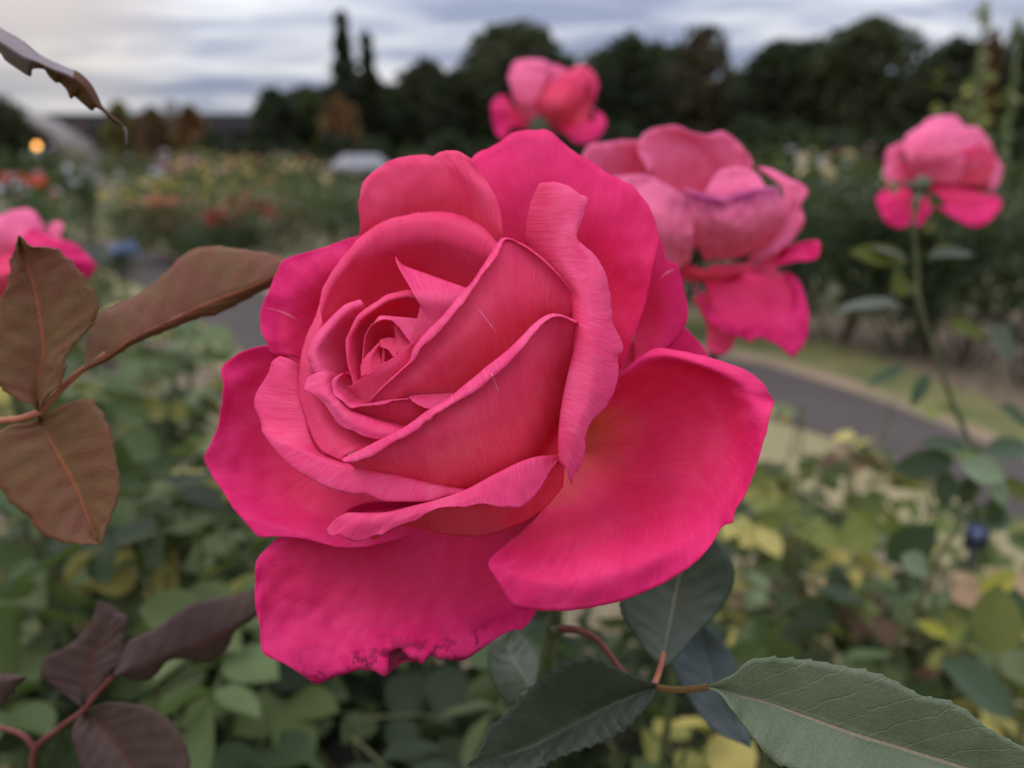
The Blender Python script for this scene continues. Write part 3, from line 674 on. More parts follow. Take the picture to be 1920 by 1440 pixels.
# heart: tightly packed innermost petals, and the packed petal bases deeper in the cup
rp([[(700,700,-10),(730,700,-12),(770,690,-12)],[(690,680,-10),(728,668,-13),(775,660,-13)],[(690,640,-12),(735,630,-15),(785,630,-14)]], 'in', 33, vr=(0.3, 0.8), amp=0.2)
rp([[(620,800,-26),(720,860,-26),(860,900,-24),(980,900,-22)],[(600,700,-30),(720,720,-32),(880,740,-30),(1010,750,-28)],[(640,600,-36),(760,600,-38),(900,600,-36),(1010,620,-34)]], 'in', 34, vr=(0.2, 0.7), amp=0.3)
rp([[(960,1000,-33),(1030,1010,-34),(1100,960,-34)],[(900,960,-29),(1010,960,-30),(1100,920,-30)],[(880,930,-22),(1000,920,-24),(1110,860,-28)]], 'in', 35, vr=(0.05, 0.5), amp=0.3)
rp([[(722,1205,-15.5),(752,1200,-16),(800,1215,-15)],[(726,1232,-16.2),(756,1228,-16.4),(800,1228,-15)],[(727,1266,-14.6),(742,1252,-14.8),(768,1240,-14),(792,1243,-13.6),(802,1234,-14)]], 'in', 38, vr=(0.93, 1), amp=0.3, mats=(PCURL, PCURL), name="curled_lip")
rp([[(500,655,-36),(560,650,-38),(640,640,-38)],[(510,690,-34),(570,690,-36),(640,690,-36)],[(530,730,-33),(580,740,-34),(640,740,-34)]], 'in', 36, vr=(0.2, 0.7), amp=0.3)
rp([[(1120,620,-42),(1190,640,-43),(1250,670,-43)],[(1130,690,-40),(1190,700,-42),(1250,710,-42)],[(1120,760,-34),(1180,760,-38),(1250,750,-40)]], 'in', 37, vr=(0.2, 0.7), amp=0.3)
for q_, pts_, w_ in ((pC, [(894,576),(905,590),(918,607),(931,624)], 4.5), (pF, [(921,698),(927,714),(934,733)], 4), (pS, [(496,577),(515,581),(536,588),(560,601)], 3), (pU, [(1238,522),(1250,512),(1263,505)], 5)):
    scar(q_, pts_, w_)
# --- calyx, stem, sepals and the three leaves below the bloom
def blob(parent, name, c, r, mat, sq=1.0):
    V = []; F = []; nu_, nv_ = 14, 9
    for j in range(nv_ + 1):
        th = math.pi * j / nv_
        for i in range(nu_):
            ph = 2 * math.pi * i / nu_
            V.append((r * math.sin(th) * math.cos(ph), r * math.sin(th) * math.sin(ph), -sq * r * math.cos(th)))
    for j in range(nv_):
        for i in range(nu_):
            F.append((j*nu_+i, j*nu_+(i+1) % nu_, (j+1)*nu_+(i+1) % nu_, (j+1)*nu_+i))
    return link(name, mesh(name, np.array(V) + (np.array(c) - np.array(parent.location)), np.array(F), [mat]), parent)
blob(rose, "calyx", P([(1036, 1055, -52)])[0], 0.0062, STEM_GREEN, 1.25)
st = P([(1036,1060,-54),(1039,1120,-56),(1040,1165,-57),(1036,1200,-58),(1026,1240,-60),(1012,1300,-64),(1000,1370,-68),(985,1460,-74)])
low = at(930, 1760, 0.27); low2 = low + np.array([-0.03, 0.05, -0.35]); low3 = low2 + np.array([-0.01, 0.03, -0.45])
stalk(rose, np.vstack([st, [low, low2, low3]]), [0.0020, 0.0020, 0.0023, 0.0027, 0.0034, 0.0045], STEM_GREEN, "stem", 14, world=True)
blob(rose, "bud_node", P([(1046,1178,-56)])[0], 0.0023, STEM_GREEN, 0.7)
pet = stalk(rose, [(1050,1178,-54),(1085,1182,-51),(1115,1196,-48),(1140,1222,-44),(1165,1255,-38),(1195,1278,-30),(1230,1288,-24)], [0.0010,0.0007,0.0006], STEM_DARKRED, "petiole")
stalk(rose, [(1226,1286,-25),(1233,1268,-28),(1240,1245,-34),(1244,1225,-38)], [0.0008,0.0006], STEM_RED, "petiole")
stalk(rose, [(1228,1289,-24),(1260,1293,-18),(1290,1293,-13),(1330,1287,-7)], [0.0008,0.0007], STEM_ORANGE, "petiole")
leaf(rose, [(1235,1283,-23),(1210,1276,-21),(1160,1256,-18),(1127,1240,-17),(1100,1233,-17),(1073,1240,-18),(1047,1253,-20),(1007,1280,-23),(970,1317,-24),(940,1347,-24),(917,1363,-23),(910,1383,-22),(900,1407,-20),(874,1434,-18)],
     [(1235,1286,-23),(1207,1296,-23),(1153,1318,-24),(1073,1360,-27),(1030,1383,-28),(987,1403,-27),(940,1418,-24),(876,1435,-18)],
     [(1236,1289,-23),(1228,1307,-22),(1203,1337,-21),(1167,1370,-21),(1123,1393,-22),(1073,1410,-23),(1037,1424,-24),(1010,1440,-24),(960,1452,-22),(915,1450,-20),(880,1438,-18)],
     LEAF_DARK, 41, serr=8, nser=18, quilt=0.2, nu=130, label="dark green leaf with its tip curled up")
leaf(rose, [(1318,1285,-8),(1350,1277,-6),(1380,1261,-6),(1393,1246,-6),(1413,1236,-6),(1450,1234,-6),(1495,1237,-6),(1530,1240,-5),(1570,1248,-4),(1617,1257,-3),(1660,1270,-2),(1700,1290,-1),(1730,1306,0),(1770,1313,1),(1810,1332,2),(1840,1357,3),(1880,1382,4),(1930,1408,5),(2060,1500,6)],
     [(1318,1287,-8),(1347,1290,-7),(1380,1302,-7),(1440,1318,-8),(1513,1344,-7),(1600,1375,-5),(1700,1405,-3),(1800,1436,0),(1930,1478,4),(2070,1510,6)],
     [(1318,1289,-8),(1345,1298,-6),(1360,1315,-5),(1375,1335,-4),(1390,1355,-4),(1410,1380,-3),(1430,1405,-2),(1450,1425,-2),(1490,1445,-1),(1560,1490,1),(1700,1540,3),(1850,1560,4),(1960,1545,5),(2070,1515,6)],
     LEAF_GREY, 42, serr=6, nser=24, nu=150, quilt=0.14, label="broad grey green leaf in focus")
leaf(rose, [(1240,1250,-38),(1215,1227,-41),(1190,1190,-45),(1170,1160,-48),(1162,1135,-50),(1165,1100,-52),(1190,1050,-52),(1235,1005,-50),(1290,985,-48)],
     [(1241,1250,-38),(1247,1215,-42),(1257,1165,-47),(1267,1110,-50),(1275,1075,-50),(1287,1030,-49),(1292,985,-48)],
     [(1243,1250,-38),(1262,1241,-40),(1280,1220,-42),(1310,1185,-45),(1345,1150,-47),(1370,1110,-48),(1377,1075,-48),(1366,1040,-48),(1340,1010,-48),(1294,985,-48)],
     LEAF_BACK, 43, serr=2, nser=22)
leaf(rose, [(1405,1400,-70),(1340,1370,-74),(1285,1300,-80),(1255,1230,-84),(1270,1190,-86),(1310,1165,-86)],
     [(1405,1402,-70),(1365,1350,-78),(1340,1290,-82),(1325,1230,-86),(1312,1165,-86)],
     [(1407,1403,-70),(1405,1340,-78),(1392,1280,-82),(1370,1225,-85),(1340,1185,-86),(1314,1165,-86)],
     LEAF_BLUE, 44, serr=2, nser=20)
leaf(rose, [(1005,1310,-66),(985,1290,-70),(955,1320,-76),(930,1290,-82),(915,1250,-86),(920,1205,-88),(960,1180,-88)],
     [(1005,1312,-66),(985,1270,-74),(965,1240,-82),(955,1210,-86),(962,1180,-88)],
     [(1007,1312,-66),(1010,1270,-74),(1008,1230,-82),(990,1200,-86),(964,1180,-88)],
     LEAF_BACK, 45, serr=2, nser=20)
# ================================================================== the other pink roses behind
def zs(rows, d, k=1.0):
    """photo px with small mm offsets about a distance d (m) -> px/mm rows"""
    z0 = (FOC - d) * 1000.0
    return [[(x, y, z0 + z * k) for x, y, z in r] for r in rows]
def opetal(t, d, rows, face, seed, **k):
    k.setdefault('nu', 40); k.setdefault('nv', 22); k.setdefault('amp', 2.2); k.setdefault('freq', 0.015); k.setdefault('thick', 0.0006)
    return petal(t, zs(rows, d), face, seed, **k)
PFADE = petal_mat("petal_bruised_margin", (0.32, 0.030, 0.16), (0.84, 0.16, 0.30), (0.76, 0.09, 0.09), (0.90, 0.09, 0.15))
PPALE = petal_mat("petal_pale_pink", (0.88, 0.20, 0.41), (0.86, 0.15, 0.29), (0.76, 0.06, 0.06), (0.92, 0.10, 0.24), trans=0.4)

# --- big fading rose just behind, right
D2 = 0.31
r2 = thing("rose", "blurred fading pink rose with purple bruised rims behind the big bloom", "rose", tuple(at(1330, 560, D2 + 0.03)))
def q2(rows, face, seed, **k): return opetal(r2, D2, rows, face, seed, **k)
q2([[(1170,480,-40),(1250,480,-42),(1330,440,-42)],[(1110,400,-30),(1190,370,-34),(1260,350,-34)],[(1080,330,-20),(1095,285,-20),(1107,271,-20),(1162,264,-21),(1194,263,-22),(1212,275,-22),(1222,330,-24)]],'in',51, mats=(PPALE,POUT))
q2([[(1290,470,-34),(1330,460,-36),(1370,450,-36)],[(1235,380,-24),(1310,370,-30),(1385,360,-30)],[(1222,320,-16),(1240,300,-20),(1310,290,-24),(1400,330,-22)],
    [(1218,325,-10),(1197,285,-12),(1203,255,-14),(1223,242,-15),(1249,236,-16),(1270,236,-16),(1293,246,-17),(1316,253,-18),(1334,251,-18),(1351,245,-18),(1366,250,-18),(1386,269,-18),(1396,284,-17),(1404,291,-17),(1412,312,-16)]],'in',52, mats=(PPALE,POUT), nu=60)
q2([[(1330,470,-24),(1370,460,-26),(1420,440,-24)],[(1318,385,-8),(1370,390,-9),(1440,372,-10)],[(1328,348,-9),(1346,323,-12),(1375,313,-14),(1404,317,-14),(1424,330,-13)]],'in',53, mats=(PPALE,POUT))
q2([[(1320,488,-12),(1395,480,-11),(1455,440,-12)],[(1297,430,-2),(1380,430,4),(1472,400,-4)],[(1284,362,0),(1322,377,5),(1354,384,7),(1389,375,6),(1424,366,3),(1462,364,-4)],
    [(1281,355,0),(1322,369,5.5),(1354,375,7.5),(1389,366,6.5),(1424,357,3.5),(1459,356,-4)],[(1281,352,-3),(1322,363,2),(1354,368,3.5),(1389,359,2.5),(1424,352,-.5),(1458,352,-7)]],'out',54, vr=(0.15,1.0), mats=(PFADE,PFADE), nu=60, nv=36)
q2([[(1180,500,-12),(1240,520,-10),(1295,490,-8)],[(1150,400,-6),(1230,430,0),(1300,440,0)],[(1140,332,-10),(1180,328,-8),(1217,328,-4),(1246,345,-1),(1281,366,1),(1297,392,0)]],'out',55, vr=(0.15,0.78), mats=(PFADE,PFADE))
q2([[(1400,495,-18),(1440,480,-20),(1460,470,-22)],[(1440,430,-12),(1470,420,-14),(1480,400,-18)],[(1470,360,-14),(1490,372,-13),(1488,392,-14)],[(1418,312,-20),(1445,317,-18),(1477,334,-16),(1506,346,-14),(1515,360,-13),(1503,381,-12),(1497,392,-12),(1507,404,-12),(1506,421,-12),(1491,445,-14),(1454,477,-16),(1410,494,-18)]],'in',56, mats=(PPALE,POUT), nu=60)
q2([[(1390,510,-22),(1420,500,-22),(1430,485,-24)],[(1440,498,-18),(1460,488,-18),(1470,470,-20)],[(1450,500,-14),(1497,489,-11),(1529,486,-9),(1538,471,-9),(1533,451,-11),(1492,457,-14),(1454,474,-18)]],'in',57)
q2([[(1330,500,-24),(1390,495,-26),(1450,500,-26)],[(1322,530,-17),(1400,530,-16),(1480,530,-20)],[(1340,590,-12),(1420,600,-9),(1500,590,-14)],
    [(1297,527,-14),(1317,573,-13),(1337,612,-11),(1377,629,-9),(1397,636,-8.5),(1408,642,-8),(1423,632,-8),(1463,650,-8),(1476,663,-8),(1487,670,-8),(1510,640,-9),(1517,600,-11),(1510,560,-14),(1494,521,-18),(1468,506,-22)]],'in',58, mats=(PIN,POUT), nu=70)
q2([[(1300,560,-30),(1340,540,-32)],[(1325,610,-26),(1370,600,-28)],[(1325,655,-22),(1345,664,-20),(1365,660,-20),(1380,630,-22)]],'out',59)
q2([[(1250,480,-12),(1320,505,-10),(1400,505,-12)],[(1260,505,-14),(1320,520,-12),(1390,515,-14)],[(1270,525,-18),(1330,528,-16),(1395,512,-18)]],'out',60, vr=(0.4,0.9))
blob(r2, "calyx", at(1345, 520, D2 + 0.035), 0.008, SEPAL, 1.2)
s2 = [at(1345,540,D2+.036), at(1340,640,D2+.045), at(1330,760,D2+.06), at(1310,900,D2+.09), at(1280,1150,D2+.12)]
s2.append(s2[-1] + np.array([-.02, .03, -.5]))
stalk(r2, s2, [0.0022,0.0026,0.0045], STEM_GREEN, "stem", world=True)

# --- rose above, middle
D3 = 0.58
r3 = thing("rose", "small blurred pink rose upright against the dark trees, above the big bloom", "rose", tuple(at(1020, 240, D3 + 0.01)))
def q3(rows, face, seed, **k): return opetal(r3, D3, rows, face, seed, amp=3.2, freq=0.022, **k)
q3([[(985,232,0),(1005,236,2),(1025,232,0)],[(965,190,8),(990,190,14),(1015,185,10)],[(955,150,6),(985,140,12),(1022,150,10)],[(952,150,0),(957,130,2),(965,116,4),(990,111,6),(1020,114,5),(1031,124,2),(1024,150,2)]],'out',61, mats=(PPALE,PPALE))
q3([[(1000,220,-14),(1030,220,-14),(1060,215,-14)],[(1000,160,-14),(1035,160,-18),(1075,160,-16)],[(1012,128,-8),(1030,121,-12),(1047,122,-12),(1064,134,-11),(1090,160,-10)]],'in',62, mats=(PPALE,POUT))
q3([[(1020,234,4),(1045,238,4),(1070,230,0)],[(1012,190,14),(1050,200,16),(1090,190,6)],[(1040,150,12),(1070,150,10),(1105,150,2)],[(1042,150,10),(1067,132,6),(1083,123,2),(1100,125,0),(1117,142,-2),(1121,166,-3),(1111,197,-2)]],'out',63)
q3([[(1000,238,-4),(990,232,-6),(985,222,-6)],[(960,240,0),(958,215,-2),(960,198,-8)],[(945,265,4),(930,248,2),(922,215,0),(922,196,0),(930,183,-4),(947,180,-8),(958,192,-12)]],'in',64)
q3([[(1040,238,0),(1060,232,-4),(1085,225,-6)],[(1065,255,6),(1090,245,6),(1115,225,0)],[(1075,267,8),(1100,269,8),(1124,257,6),(1136,237,4),(1133,220,0),(1114,203,-6)]],'in',65)
q3([[(1030,200,-8),(1045,200,-8),(1060,200,-8)],[(1022,150,-6),(1042,140,-4),(1066,150,-6)],[(1024,140,-4),(1036,126,-4),(1050,128,-5),(1068,142,-5)]],'in',66, mats=(PPALE,POUT))
q3([[(1060,236,-2),(1085,232,-2),(1105,222,-6)],[(1062,190,-2),(1090,190,-2),(1112,190,-8)],[(1070,150,-2),(1095,145,-4),(1114,160,-8)]],'out',67)
q3([[(960,240,-8),(1000,245,-8),(1060,245,-8)],[(950,215,-10),(1010,210,-12),(1095,212,-10)]],'in',68)
blob(r3, "calyx", at(1012, 240, D3 + 0.0), 0.009, SEPAL, 1.2)
s3 = [at(1014,246,D3), at(1020,330,D3+.01), at(1030,520,D3+.03), at(1035,760,D3+.06)]
s3.append(np.array([s3[-1][0] - .02, s3[-1][1] + .03, 0.0]))
stalk(r3, s3, [0.0028,0.003,0.005], STEM_GREEN, "stem", world=True)

# --- rose on the right with its long stem
D4 = 0.52
r4 = thing("rose", "blurred pink rose seen from behind on a long thin stem at the right", "rose", tuple(at(1725, 350, D4)))
def q4(rows, face, seed, **k): return opetal(r4, D4, rows, face, seed, amp=3.2, freq=0.022, **k)
q4([[(1715,335,-4),(1700,345,-4),(1690,350,-4)],[(1690,300,-6),(1678,315,-4),(1672,335,-4)],[(1700,262,-12),(1676,272,-10),(1661,287,-8),(1657,325,-6),(1668,348,-6)]],'out',71, mats=(PPALE,PPALE))
q4([[(1710,338,0),(1728,340,2),(1750,342,2)],[(1700,300,6),(1740,290,12),(1790,300,8)],[(1692,275,2),(1745,245,6),(1810,260,2)],[(1690,300,-2),(1694,265,-4),(1704,249,-5),(1724,237,-6),(1735,226,-7),(1760,217,-8),(1790,218,-8),(1804,231,-8),(1815,262,-4)]],'out',72, mats=(PPALE,PPALE), nu=50)
q4([[(1735,340,2),(1770,345,2),(1800,345,0)],[(1780,305,8),(1815,300,6),(1840,320,0)],[(1795,238,-4),(1830,240,-6),(1852,262,-8),(1863,297,-8),(1850,345,-6)]],'out',73, mats=(PPALE,PPALE))
q4([[(1790,345,-6),(1820,350,-8),(1840,352,-8)],[(1835,320,-10),(1850,330,-8),(1855,345,-8)],[(1855,285,-14),(1877,306,-12),(1879,328,-10),(1864,358,-8),(1845,365,-8)]],'in',74, mats=(PPALE,POUT))
q4([[(1745,352,0),(1775,350,-2),(1800,345,-4)],[(1775,385,4),(1815,385,4),(1845,365,-2)],[(1757,388,6),(1800,417,8),(1837,427,8),(1861,410,6),(1878,384,2),(1872,368,-2)]],'in',75)
q4([[(1722,352,0),(1712,350,-2),(1702,348,-4)],[(1705,385,4),(1680,385,2),(1668,365,-2)],[(1718,383,6),(1707,420,8),(1684,428,6),(1657,413,4),(1643,371,0),(1656,357,-4),(1672,352,-6)]],'in',76)
q4([[(1722,356,-4),(1740,358,-4)],[(1725,390,2),(1742,385,2)],[(1713,404,6),(1711,421,6),(1724,424,6),(1744,400,4),(1748,383,0)]],'in',77)
q4([[(1700,335,-2),(1720,325,0),(1740,325,0)],[(1700,290,-1),(1722,280,4),(1742,290,6)],[(1704,262,-4),(1722,246,-1),(1742,252,2),(1748,275,5)]],'out',78, mats=(PPALE,PPALE))
q4([[(1800,345,2),(1830,345,0),(1850,345,-4)],[(1810,310,6),(1835,305,2),(1862,318,-6)],[(1806,280,8),(1830,272,4),(1856,282,-4),(1870,305,-8)]],'out',79)
q4([[(1690,350,-8),(1740,360,-8),(1850,355,-10)],[(1680,300,-12),(1760,300,-14),(1860,310,-14)]],'in',80)
blob(r4, "calyx", at(1726, 352, D4 + 0.0 - 0.012), 0.0055, SEPAL, 1.5)
for i, (a, b) in enumerate((((1722,356),(1690,340)), ((1728,358),(1748,335)), ((1724,362),(1712,392)))):
    stalk(r4, [at(a[0], a[1], D4 - .018), at((a[0]+b[0])/2, (a[1]+b[1])/2, D4 - .026), at(b[0], b[1], D4 - .026)], [0.003, 0.0028, 0.0006], SEPAL, "sepal", 8, world=True)
s4px = [(1722,362,-.01),(1714,400,-.012),(1712,430,-.01),(1719,500,0),(1722,560,.004),(1738,620,.01),(1764,690,.016),(1784,750,.02),(1812,815,.025),(1838,880,.03),(1828,935,.03),(1800,985,.032),(1762,1040,.036),(1735,1110,.045),(1690,1190,.06),(1650,1260,.08)]
s4 = [at(x, y, D4 + dd) for x, y, dd in s4px]
s4.append(np.array([s4[-1][0] - .02, s4[-1][1] + .02, 0.2])); s4.append(np.array([s4[-1][0], s4[-1][1], 0.0]))
stalk(r4, s4, [0.0014,0.0016,0.0018,0.0022,0.0028,0.0042,0.004,0.0045,0.006], STEM_OLIVE, "stem", world=True)

# --- rose at the left edge
D5 = 0.42
r5 = thing("rose", "blurred bright pink rose cut by the left edge behind the bronze leaves", "rose", tuple(at(30, 520, D5)))
def q5(rows, face, seed, **k): return opetal(r5, D5, rows, face, seed, amp=2.4, freq=0.02, **k)
q5([[(-60,540,-6),(0,545,-4),(50,530,-4)],[(-90,450,6),(-20,450,10),(60,470,4)],[(-110,400,0),(-40,395,2),(0,404,3),(30,393,0),(52,391,-2),(70,402,-3),(84,425,-4)]],'out',81, mats=(PPALE,PPALE))
q5([[(40,540,-8),(70,530,-10),(90,520,-10)],[(60,470,-6),(90,465,-8),(110,470,-8)],[(78,440,-8),(95,420,-12),(110,414,-13),(121,423,-12),(112,440,-9),(125,460,-8)]],'in',82, mats=(PPALE,POUT))
q5([[(-20,560,0),(40,560,0),(80,550,-4)],[(20,470,10),(80,490,10),(130,505,4)],[(60,425,4),(100,448,6),(140,456,4),(165,480,3),(181,500,2),(163,522,0),(120,530,-2)]],'out',83, mats=(PIN,PIN))
q5([[(-60,560,4),(-10,580,4),(30,570,2)],[(-80,500,14),(-10,520,16),(50,510,10)],[(-90,470,10),(-20,485,12),(40,470,8)]],'out',84)
blob(r5, "calyx", at(0, 570, D5), 0.009, SEPAL, 1.2)
s5 = [at(0,580,D5), at(20,700,D5+.02), at(60,900,D5+.04)]
s5.append(np.array([s5[-1][0], s5[-1][1] + .03, 0.0]))
stalk(r5, s5, [0.0025,0.003,0.005], STEM_GREEN, "stem", world=True)

# ================================================================== bronze young leaves at the left
def Z(pts, z0, z1=None):
    n = len(pts); z1 = z0 if z1 is None else z1
    return [(x, y, z0 + (z1 - z0) * i / (n - 1)) for i, (x, y) in enumerate(pts)]
t = thing("leaf_spray", "spray of three bronze brown young leaves on a reddish stalk at the left", "leaf spray", tuple(P([(73,785,-36)])[0]))
stalk(t, [(-60,792,-40),(0,789,-38),(40,785,-36),(72,774,-35)], [0.0009,0.0009], STEM_RED, "stalk")
def cane(t, pts, ground, mat=STEM_GREEN):
    pts = list(pts) + [np.array([ground[0], ground[1], 0.0])]
    stalk(t, pts, [0.0012, 0.0018, 0.0035, 0.005], mat, "cane", world=True)
cane(t, [P([(-58,792,-40)])[0], P([(-130,806,-44)])[0], at(-200, 1100, .21), at(-230, 1700, .30)], (-0.30, 0.34))
stalk(t, [(72,776,-35),(100,745,-35),(140,705,-35.5),(200,662,-36)], [0.0009,0.0007], STEM_RED, "stalk")
leaf(t, Z([(66,765),(60,758),(29,747),(0,723),(-22,690),(-26,640),(-12,590),(0,560),(12,542),(19,516),(23,478),(29,468),(35,442)],-33,-26),
     Z([(73,772),(71,735),(78,690),(83,653),(77,607),(69,560),(55,507),(44,472),(35,441)],-35,-27),
     Z([(76,768),(80,752),(96,735),(114,720),(120,691),(125,662),(163,621),(180,595),(183,560),(163,531),(143,502),(111,472),(93,464),(58,462),(36,441)],-33,-24), LEAF_BROWN, 101, name="leaflet", serr=8, nser=13, quilt=0.4)
leaf(t, Z([(160,692),(159,682),(162,662),(166,624),(187,589),(219,572),(262,551),(286,534),(315,507),(344,478),(373,465),(408,462),(446,467),(481,472),(513,478),(550,495)],-36,-50),
     Z([(150,696),(204,667),(242,639),(277,621),(321,601),(373,577),(423,557),(481,535),(519,515),(552,497)],-34,-48),
     Z([(156,696),(206,673),(244,648),(279,632),(330,612),(373,595),(402,590),(440,572),(481,550),(519,530),(553,499)],-37,-52), LEAF_BROWN, 102, name="leaflet", serr=3, nser=12, quilt=0.4)
leaf(t, Z([(70,780),(67,790),(20,798),(-10,815),(-14,850),(0,907),(20,940),(43,960),(57,970),(73,997),(100,1010),(140,1020),(189,1019)],-35,-34),
     Z([(74,782),(88,812),(105,845),(125,880),(150,930),(170,985),(189,1021)],-37,-36),
     Z([(78,778),(100,767),(147,750),(167,748),(187,770),(207,807),(213,840),(222,887),(223,927),(207,967),(193,1007),(190,1020)],-34,-33), LEAF_BROWN, 103, name="leaflet", serr=6, nser=13, quilt=0.4)
t = thing("leaf", "narrow dark bronze leaf with toothed edge hanging against the sky, top left corner", "leaf", tuple(P([(-60,30,-34)])[0]))
leaf(t, Z([(-60,20),(0,53),(42,77),(73,102),(94,113.5),(125,127),(146,135),(167,154),(181,177),(192,200),(208,215),(225,229),(238,247),(237,272)],-34,-38),
     Z([(-60,60),(0,80),(40,106),(72,118),(98,130),(130,142),(150,155),(165,172),(176,190),(190,204),(208,219),(225,232),(237,249),(237,272)],-28,-38),
     Z([(-60,75),(0,98),(10,112),(31,127),(57,143),(60,129),(83,129),(92,142),(107,156),(109,152),(125,167),(133,186),(138,179),(156,194),(173,207),(176,199),(196,210),(208,226),(226,236),(236,252),(236.5,272)],-33,-38), LEAF_MAUVE, 104, name="blade", serr=0, quilt=0.2, mats=[LEAF_MAUVE, LEAF_RUST], zone=lambda u, v: 1 if (u > .56 and u < .9) or (u > .36 and v > .55 and u < .9) else 0)
stalk(t, [(-140,10,-34),(-100,25,-33),(-55,55,-31)], [0.0011,0.0009], STEM_DARKRED, "stalk")
cane(t, [P([(-138,11,-34)])[0], P([(-230,60,-40)])[0], at(-300, 500, .21), at(-290, 1500, .30)], (-0.34, 0.36))
t = thing("leaf_spray", "blurred spray of three dark purple leaves in the lower left corner", "leaf spray", tuple(P([(157,1330,-80)])[0]))
stalk(t, [(60,1470,-84),(65,1405,-82),(110,1366,-81),(157,1331,-80),(185,1296,-80),(212,1268,-80)], [0.0008,0.0008], STEM_DARKRED, "stalk")
cane(t, [P([(60,1468,-84)])[0], at(30, 1640, .25), at(0, 2100, .32)], (-0.24, 0.30))
stalk(t, [(66,1404,-82),(45,1380,-82),(12,1367,-84),(-20,1362,-86)], [0.0009,0.0008], STEM_DARKRED, "stalk")
leaf(t, Z([(153,1326),(146,1321),(117,1300),(79,1270),(77,1256),(87,1232),(131,1209),(163,1177),(178,1151),(184,1126)],-80,-84),
     Z([(158,1328),(165,1280),(176,1228),(196,1180),(205,1150),(188,1126)],-82,-84),
     Z([(161,1326),(166,1318),(181,1291),(204,1262),(227,1238),(233,1215),(233,1186),(239,1160),(222,1145),(190,1126)],-79,-88), LEAF_PURPLE, 105, name="leaflet", serr=3, nser=12)
leaf(t, Z([(212,1264),(216,1256),(242,1203),(292,1180),(329,1151),(364,1130),(408,1122),(452,1113),(490,1098),(530,1090)],-80,-92),
     Z([(212,1268),(250,1252),(310,1232),(400,1197),(480,1150),(532,1092)],-78,-90),
     Z([(216,1268),(227,1267),(242,1273),(271,1276),(292,1265),(309,1244),(329,1234),(356,1237),(385,1242),(408,1233),(429,1210),(440,1184),(480,1155),(534,1094)],-82,-94), LEAF_PURPLE, 106, name="leaflet", serr=3, nser=12)
leaf(t, Z([(153,1336),(146,1345),(137,1365),(137,1390),(146,1419),(160,1455),(210,1500),(280,1510)],-80,-74),
     Z([(158,1334),(190,1365),(215,1395),(248,1440),(285,1512)],-82,-76),
     Z([(164,1331),(175,1326),(204,1317),(248,1320),(277,1326),(315,1349),(335,1372),(350,1405),(356,1434),(340,1480),(290,1513)],-79,-74), LEAF_PURPLE, 107, name="leaflet", serr=3, nser=12)
t = thing("leaf", "small dark purple toothed leaf tip poking in at the lower left edge", "leaf", tuple(P([(-60,1300,-60)])[0]))
leaf(t, Z([(-60,1275),(-20,1262),(20,1265),(48,1267)],-60), Z([(-60,1300),(-20,1288),(15,1278),(49,1268)],-58), Z([(-60,1335),(-10,1328),(8,1320),(14,1305),(26,1300),(28,1288),(40,1278),(49,1269)],-61), LEAF_PURPLE, 108, name="blade", serr=4, nser=8)
stalk(t, [(-130,1310,-62),(-95,1306,-60),(-56,1300,-59)], [0.001,0.0008], STEM_DARKRED, "stalk")
cane(t, [P([(-128,1310,-62)])[0], at(-190, 1500, .23), at(-200, 2000, .30)], (-0.27, 0.31))
# ================================================================== ground, path, verges
def sheet(name, a, b, z, mat, n=40):
    A = resample([gnd(*p) for p in a], n); B = resample([gnd(*p) for p in b], n)
    g = np.stack([A * (1 - t) + B * t for t in np.linspace(0, 1, 7)], 1).reshape(-1, 3)
    g[:, 2] = z
    return tag(link(name, mesh(name, g, gridfaces(n, 7)[:, ::-1], [mat])), kind="structure")
k = NT("soil_and_litter"); geo = k.n("TexCoord").outputs["Object"]
na = k.noise(geo, 0.35, 5, 0.6); nb_ = k.noise(geo, 14, 6, 0.65); nc_ = k.noise(geo, 70, 4, 0.6)
c = k.mix(k.ramp(nb_, 0.35, 0.65), (0.115, 0.085, 0.06), (0.24, 0.18, 0.125))
c = k.mix(k.ramp(nc_, 0.55, 0.7, 0, 0.6), c, (0.30, 0.22, 0.14))
c = k.mix(k.ramp(na, 0.40, 0.60, 0, 0.9), c, k.mix(k.ramp(nb_, 0.3, 0.7), (0.05, 0.07, 0.025), (0.12, 0.13, 0.05)))
SOIL = k.finish(c, 0.9, 0.1, 0, None, k.bump(nb_, 0.8, 0.02))
gx = np.concatenate([-np.geomspace(600, 2, 26), np.linspace(-1.5, 1.5, 13), np.geomspace(2, 600, 26)])
gy = np.concatenate([np.linspace(-40, 0, 5), np.linspace(0.5, 5, 14), np.geomspace(6, 900, 30)])
X, Y = np.meshgrid(gx, gy)
Zg = np.array([0.012 * mnoise.noise(Vector((x * 2.1, y * 2.1, 0))) - 0.012 for x, y in zip(X.ravel(), Y.ravel())])
tag(link("ground", mesh("ground", np.stack([X.ravel(), Y.ravel(), Zg], -1), gridfaces(len(gy), len(gx)), [SOIL])), kind="structure")
k = NT("path_asphalt"); geo = k.n("TexCoord").outputs["Object"]
n1 = k.noise(geo, 1.6, 5, 0.6); n2 = k.noise(geo, 120, 3, 0.6)
c = k.mix(k.ramp(n1, 0.3, 0.7), (0.062, 0.051, 0.047), (0.082, 0.068, 0.062)); c = k.mix(k.ramp(n2, 0.4, 0.7, 0, 0.4), c, (0.09, 0.075, 0.068))
ASPH = k.finish(c, 0.9, 0.08, 0, None, k.bump(n2, 0.5, 0.004))
k = NT("verge_grass"); geo = k.n("TexCoord").outputs["Object"]
n1 = k.noise(geo, 2.2, 5, 0.65); n2 = k.noise(geo, 90, 3, 0.6)
